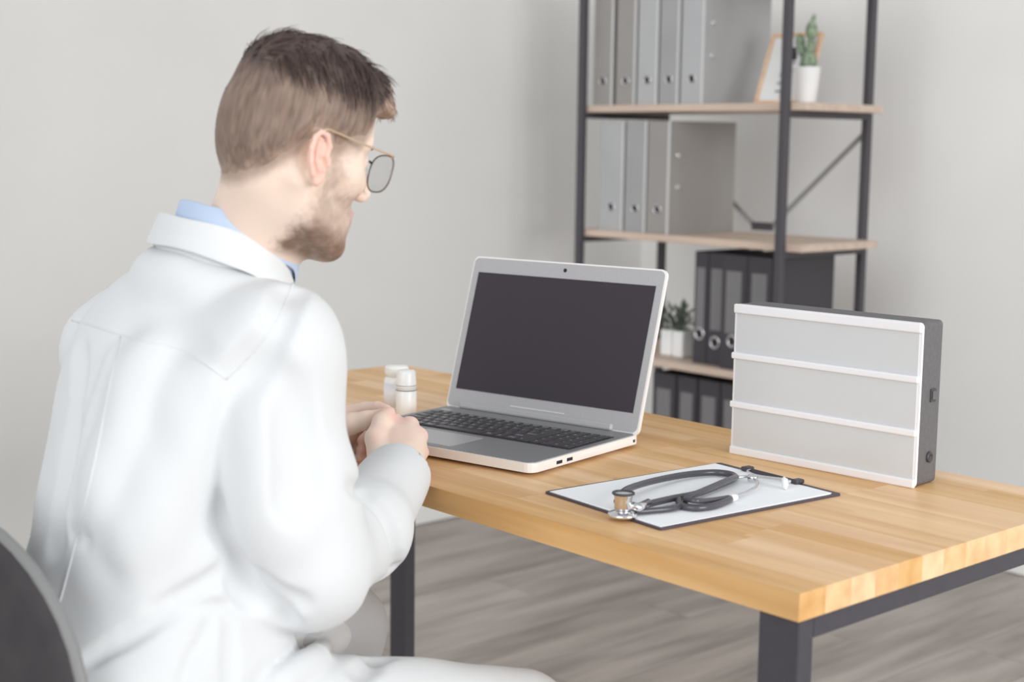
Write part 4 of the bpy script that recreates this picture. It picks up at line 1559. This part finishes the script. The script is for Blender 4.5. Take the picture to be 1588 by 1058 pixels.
# ---- trousers and shoes
tv = Vol((-1.82, 0.5, 0.05), (-1.15, 1.30, 0.66), 0.008)
tv.ell(pel, (0.175, 0.14, 0.11), k=0.05)
for h_, k_, a_ in ((hipR, knR, anR), (hipL, knL, anL)):
    tv.cone(h_, k_, 0.080, 0.052 if h_ is hipR else 0.060, 0.03)
    tv.cone(k_, a_ + np.array([0, 0, 0.03]), 0.056, 0.052, 0.02)
Vp_, Fp_ = tv.mesh(2)
npmesh('trousers', Vp_ - RO, Fp_, M['trousers'], root)
for a_ in (anR, anL):
    sv = Vol(a_ + np.array([-0.07, -0.10, -0.10]), a_ + np.array([0.07, 0.24, 0.03]), 0.005)
    sv.cone(a_ + np.array([0, -0.02, -0.035]), a_ + np.array([0, 0.13, -0.045]), 0.042, 0.040, 0.02)
    sv.cone(a_ + np.array([0, 0, -0.01]), a_ + np.array([0, 0.04, -0.03]), 0.042, 0.042, 0.02)
    sv.put(a_ - 0.2, a_ + 0.3, lambda X, Y, Z: (0.012 - Z) + 0 * X + 0 * Y, 0.0, 'i')
    Vs_, Fs_ = sv.mesh(2)
    npmesh('shoe', Vs_ - RO, Fs_, M['shoe'], root)

# ------------------------------------------------------------------ chair
CX, CY = -1.517, 0.577
ch = thing('chair', 'dark rounded-back chair under the man in the white coat', 'chair', (CX, 0.70, 0))


def backpt(u, v, off=0.0):
    # u -1..1 across, v 0..1 up
    xx = 0.235 * u
    return Vector((xx, CY - 0.70 - off + 0.55 * xx * xx + 0.02 * (v - 0.5), 0.40 + 0.405 * v))


bm = bmesh.new()
bme = bmesh.new()
nb_ = 40
outl = []
for i in range(nb_):
    t = 2 * PI * i / nb_
    cx_, cz_ = math.cos(t), math.sin(t)
    outl.append((math.copysign(abs(cx_) ** 0.85, cx_), 0.5 + 0.5 * math.copysign(abs(cz_) ** 0.85, cz_)))
prev = None
frt = []
for off in (0.016, 0.003):
    rings = []
    for k in range(1, 9):
        s = k / 8
        rings.append([bm.verts.new(backpt(u * s, 0.5 + (v - 0.5) * s, off + (0.004 if off else -0.004) * (1 - s ** 4))) for u, v in outl])
    c = bm.verts.new(backpt(0, 0.5, off + (0.004 if off else -0.004)))
    for i in range(nb_):
        bm.faces.new((rings[0][i], rings[0][(i + 1) % nb_], c))
        for a_, b_ in zip(rings[:-1], rings[1:]):
            bm.faces.new((a_[i], a_[(i + 1) % nb_], b_[(i + 1) % nb_], b_[i]))
    frt.append(rings[-1])
for i in range(nb_):
    bm.faces.new((frt[0][i], frt[0][(i + 1) % nb_], frt[1][(i + 1) % nb_], frt[1][i]))
obj('backrest', bm, M['chair'], ch, True)
obj('backrest_edge', tube([backpt(u, v, 0.0095) for u, v in outl], 0.0065, 8, closed=True), M['chair_edge'], ch, True)
obj('seat', box((-0.23, -0.115, 0.40), (0.23, 0.30, 0.455), 0.03, 4), M['chair'], ch, True)
bk = catmull([(0, -0.10, 0.60), (0, -0.135, 0.48), (0, -0.10, 0.385), (0, 0.05, 0.38)], 6)
obj('back_bracket', tube(bk, 0.016, 10), M['chair_edge'], ch, True)
for sx in (-1, 1):
    for sy in (-1, 1):
        obj('leg', tube([(sx * 0.19, 0.09 + sy * 0.16, 0.41), (sx * 0.235, 0.09 + sy * 0.22, 0.0115)], 0.012, 10), M['chair_edge'], ch, True)
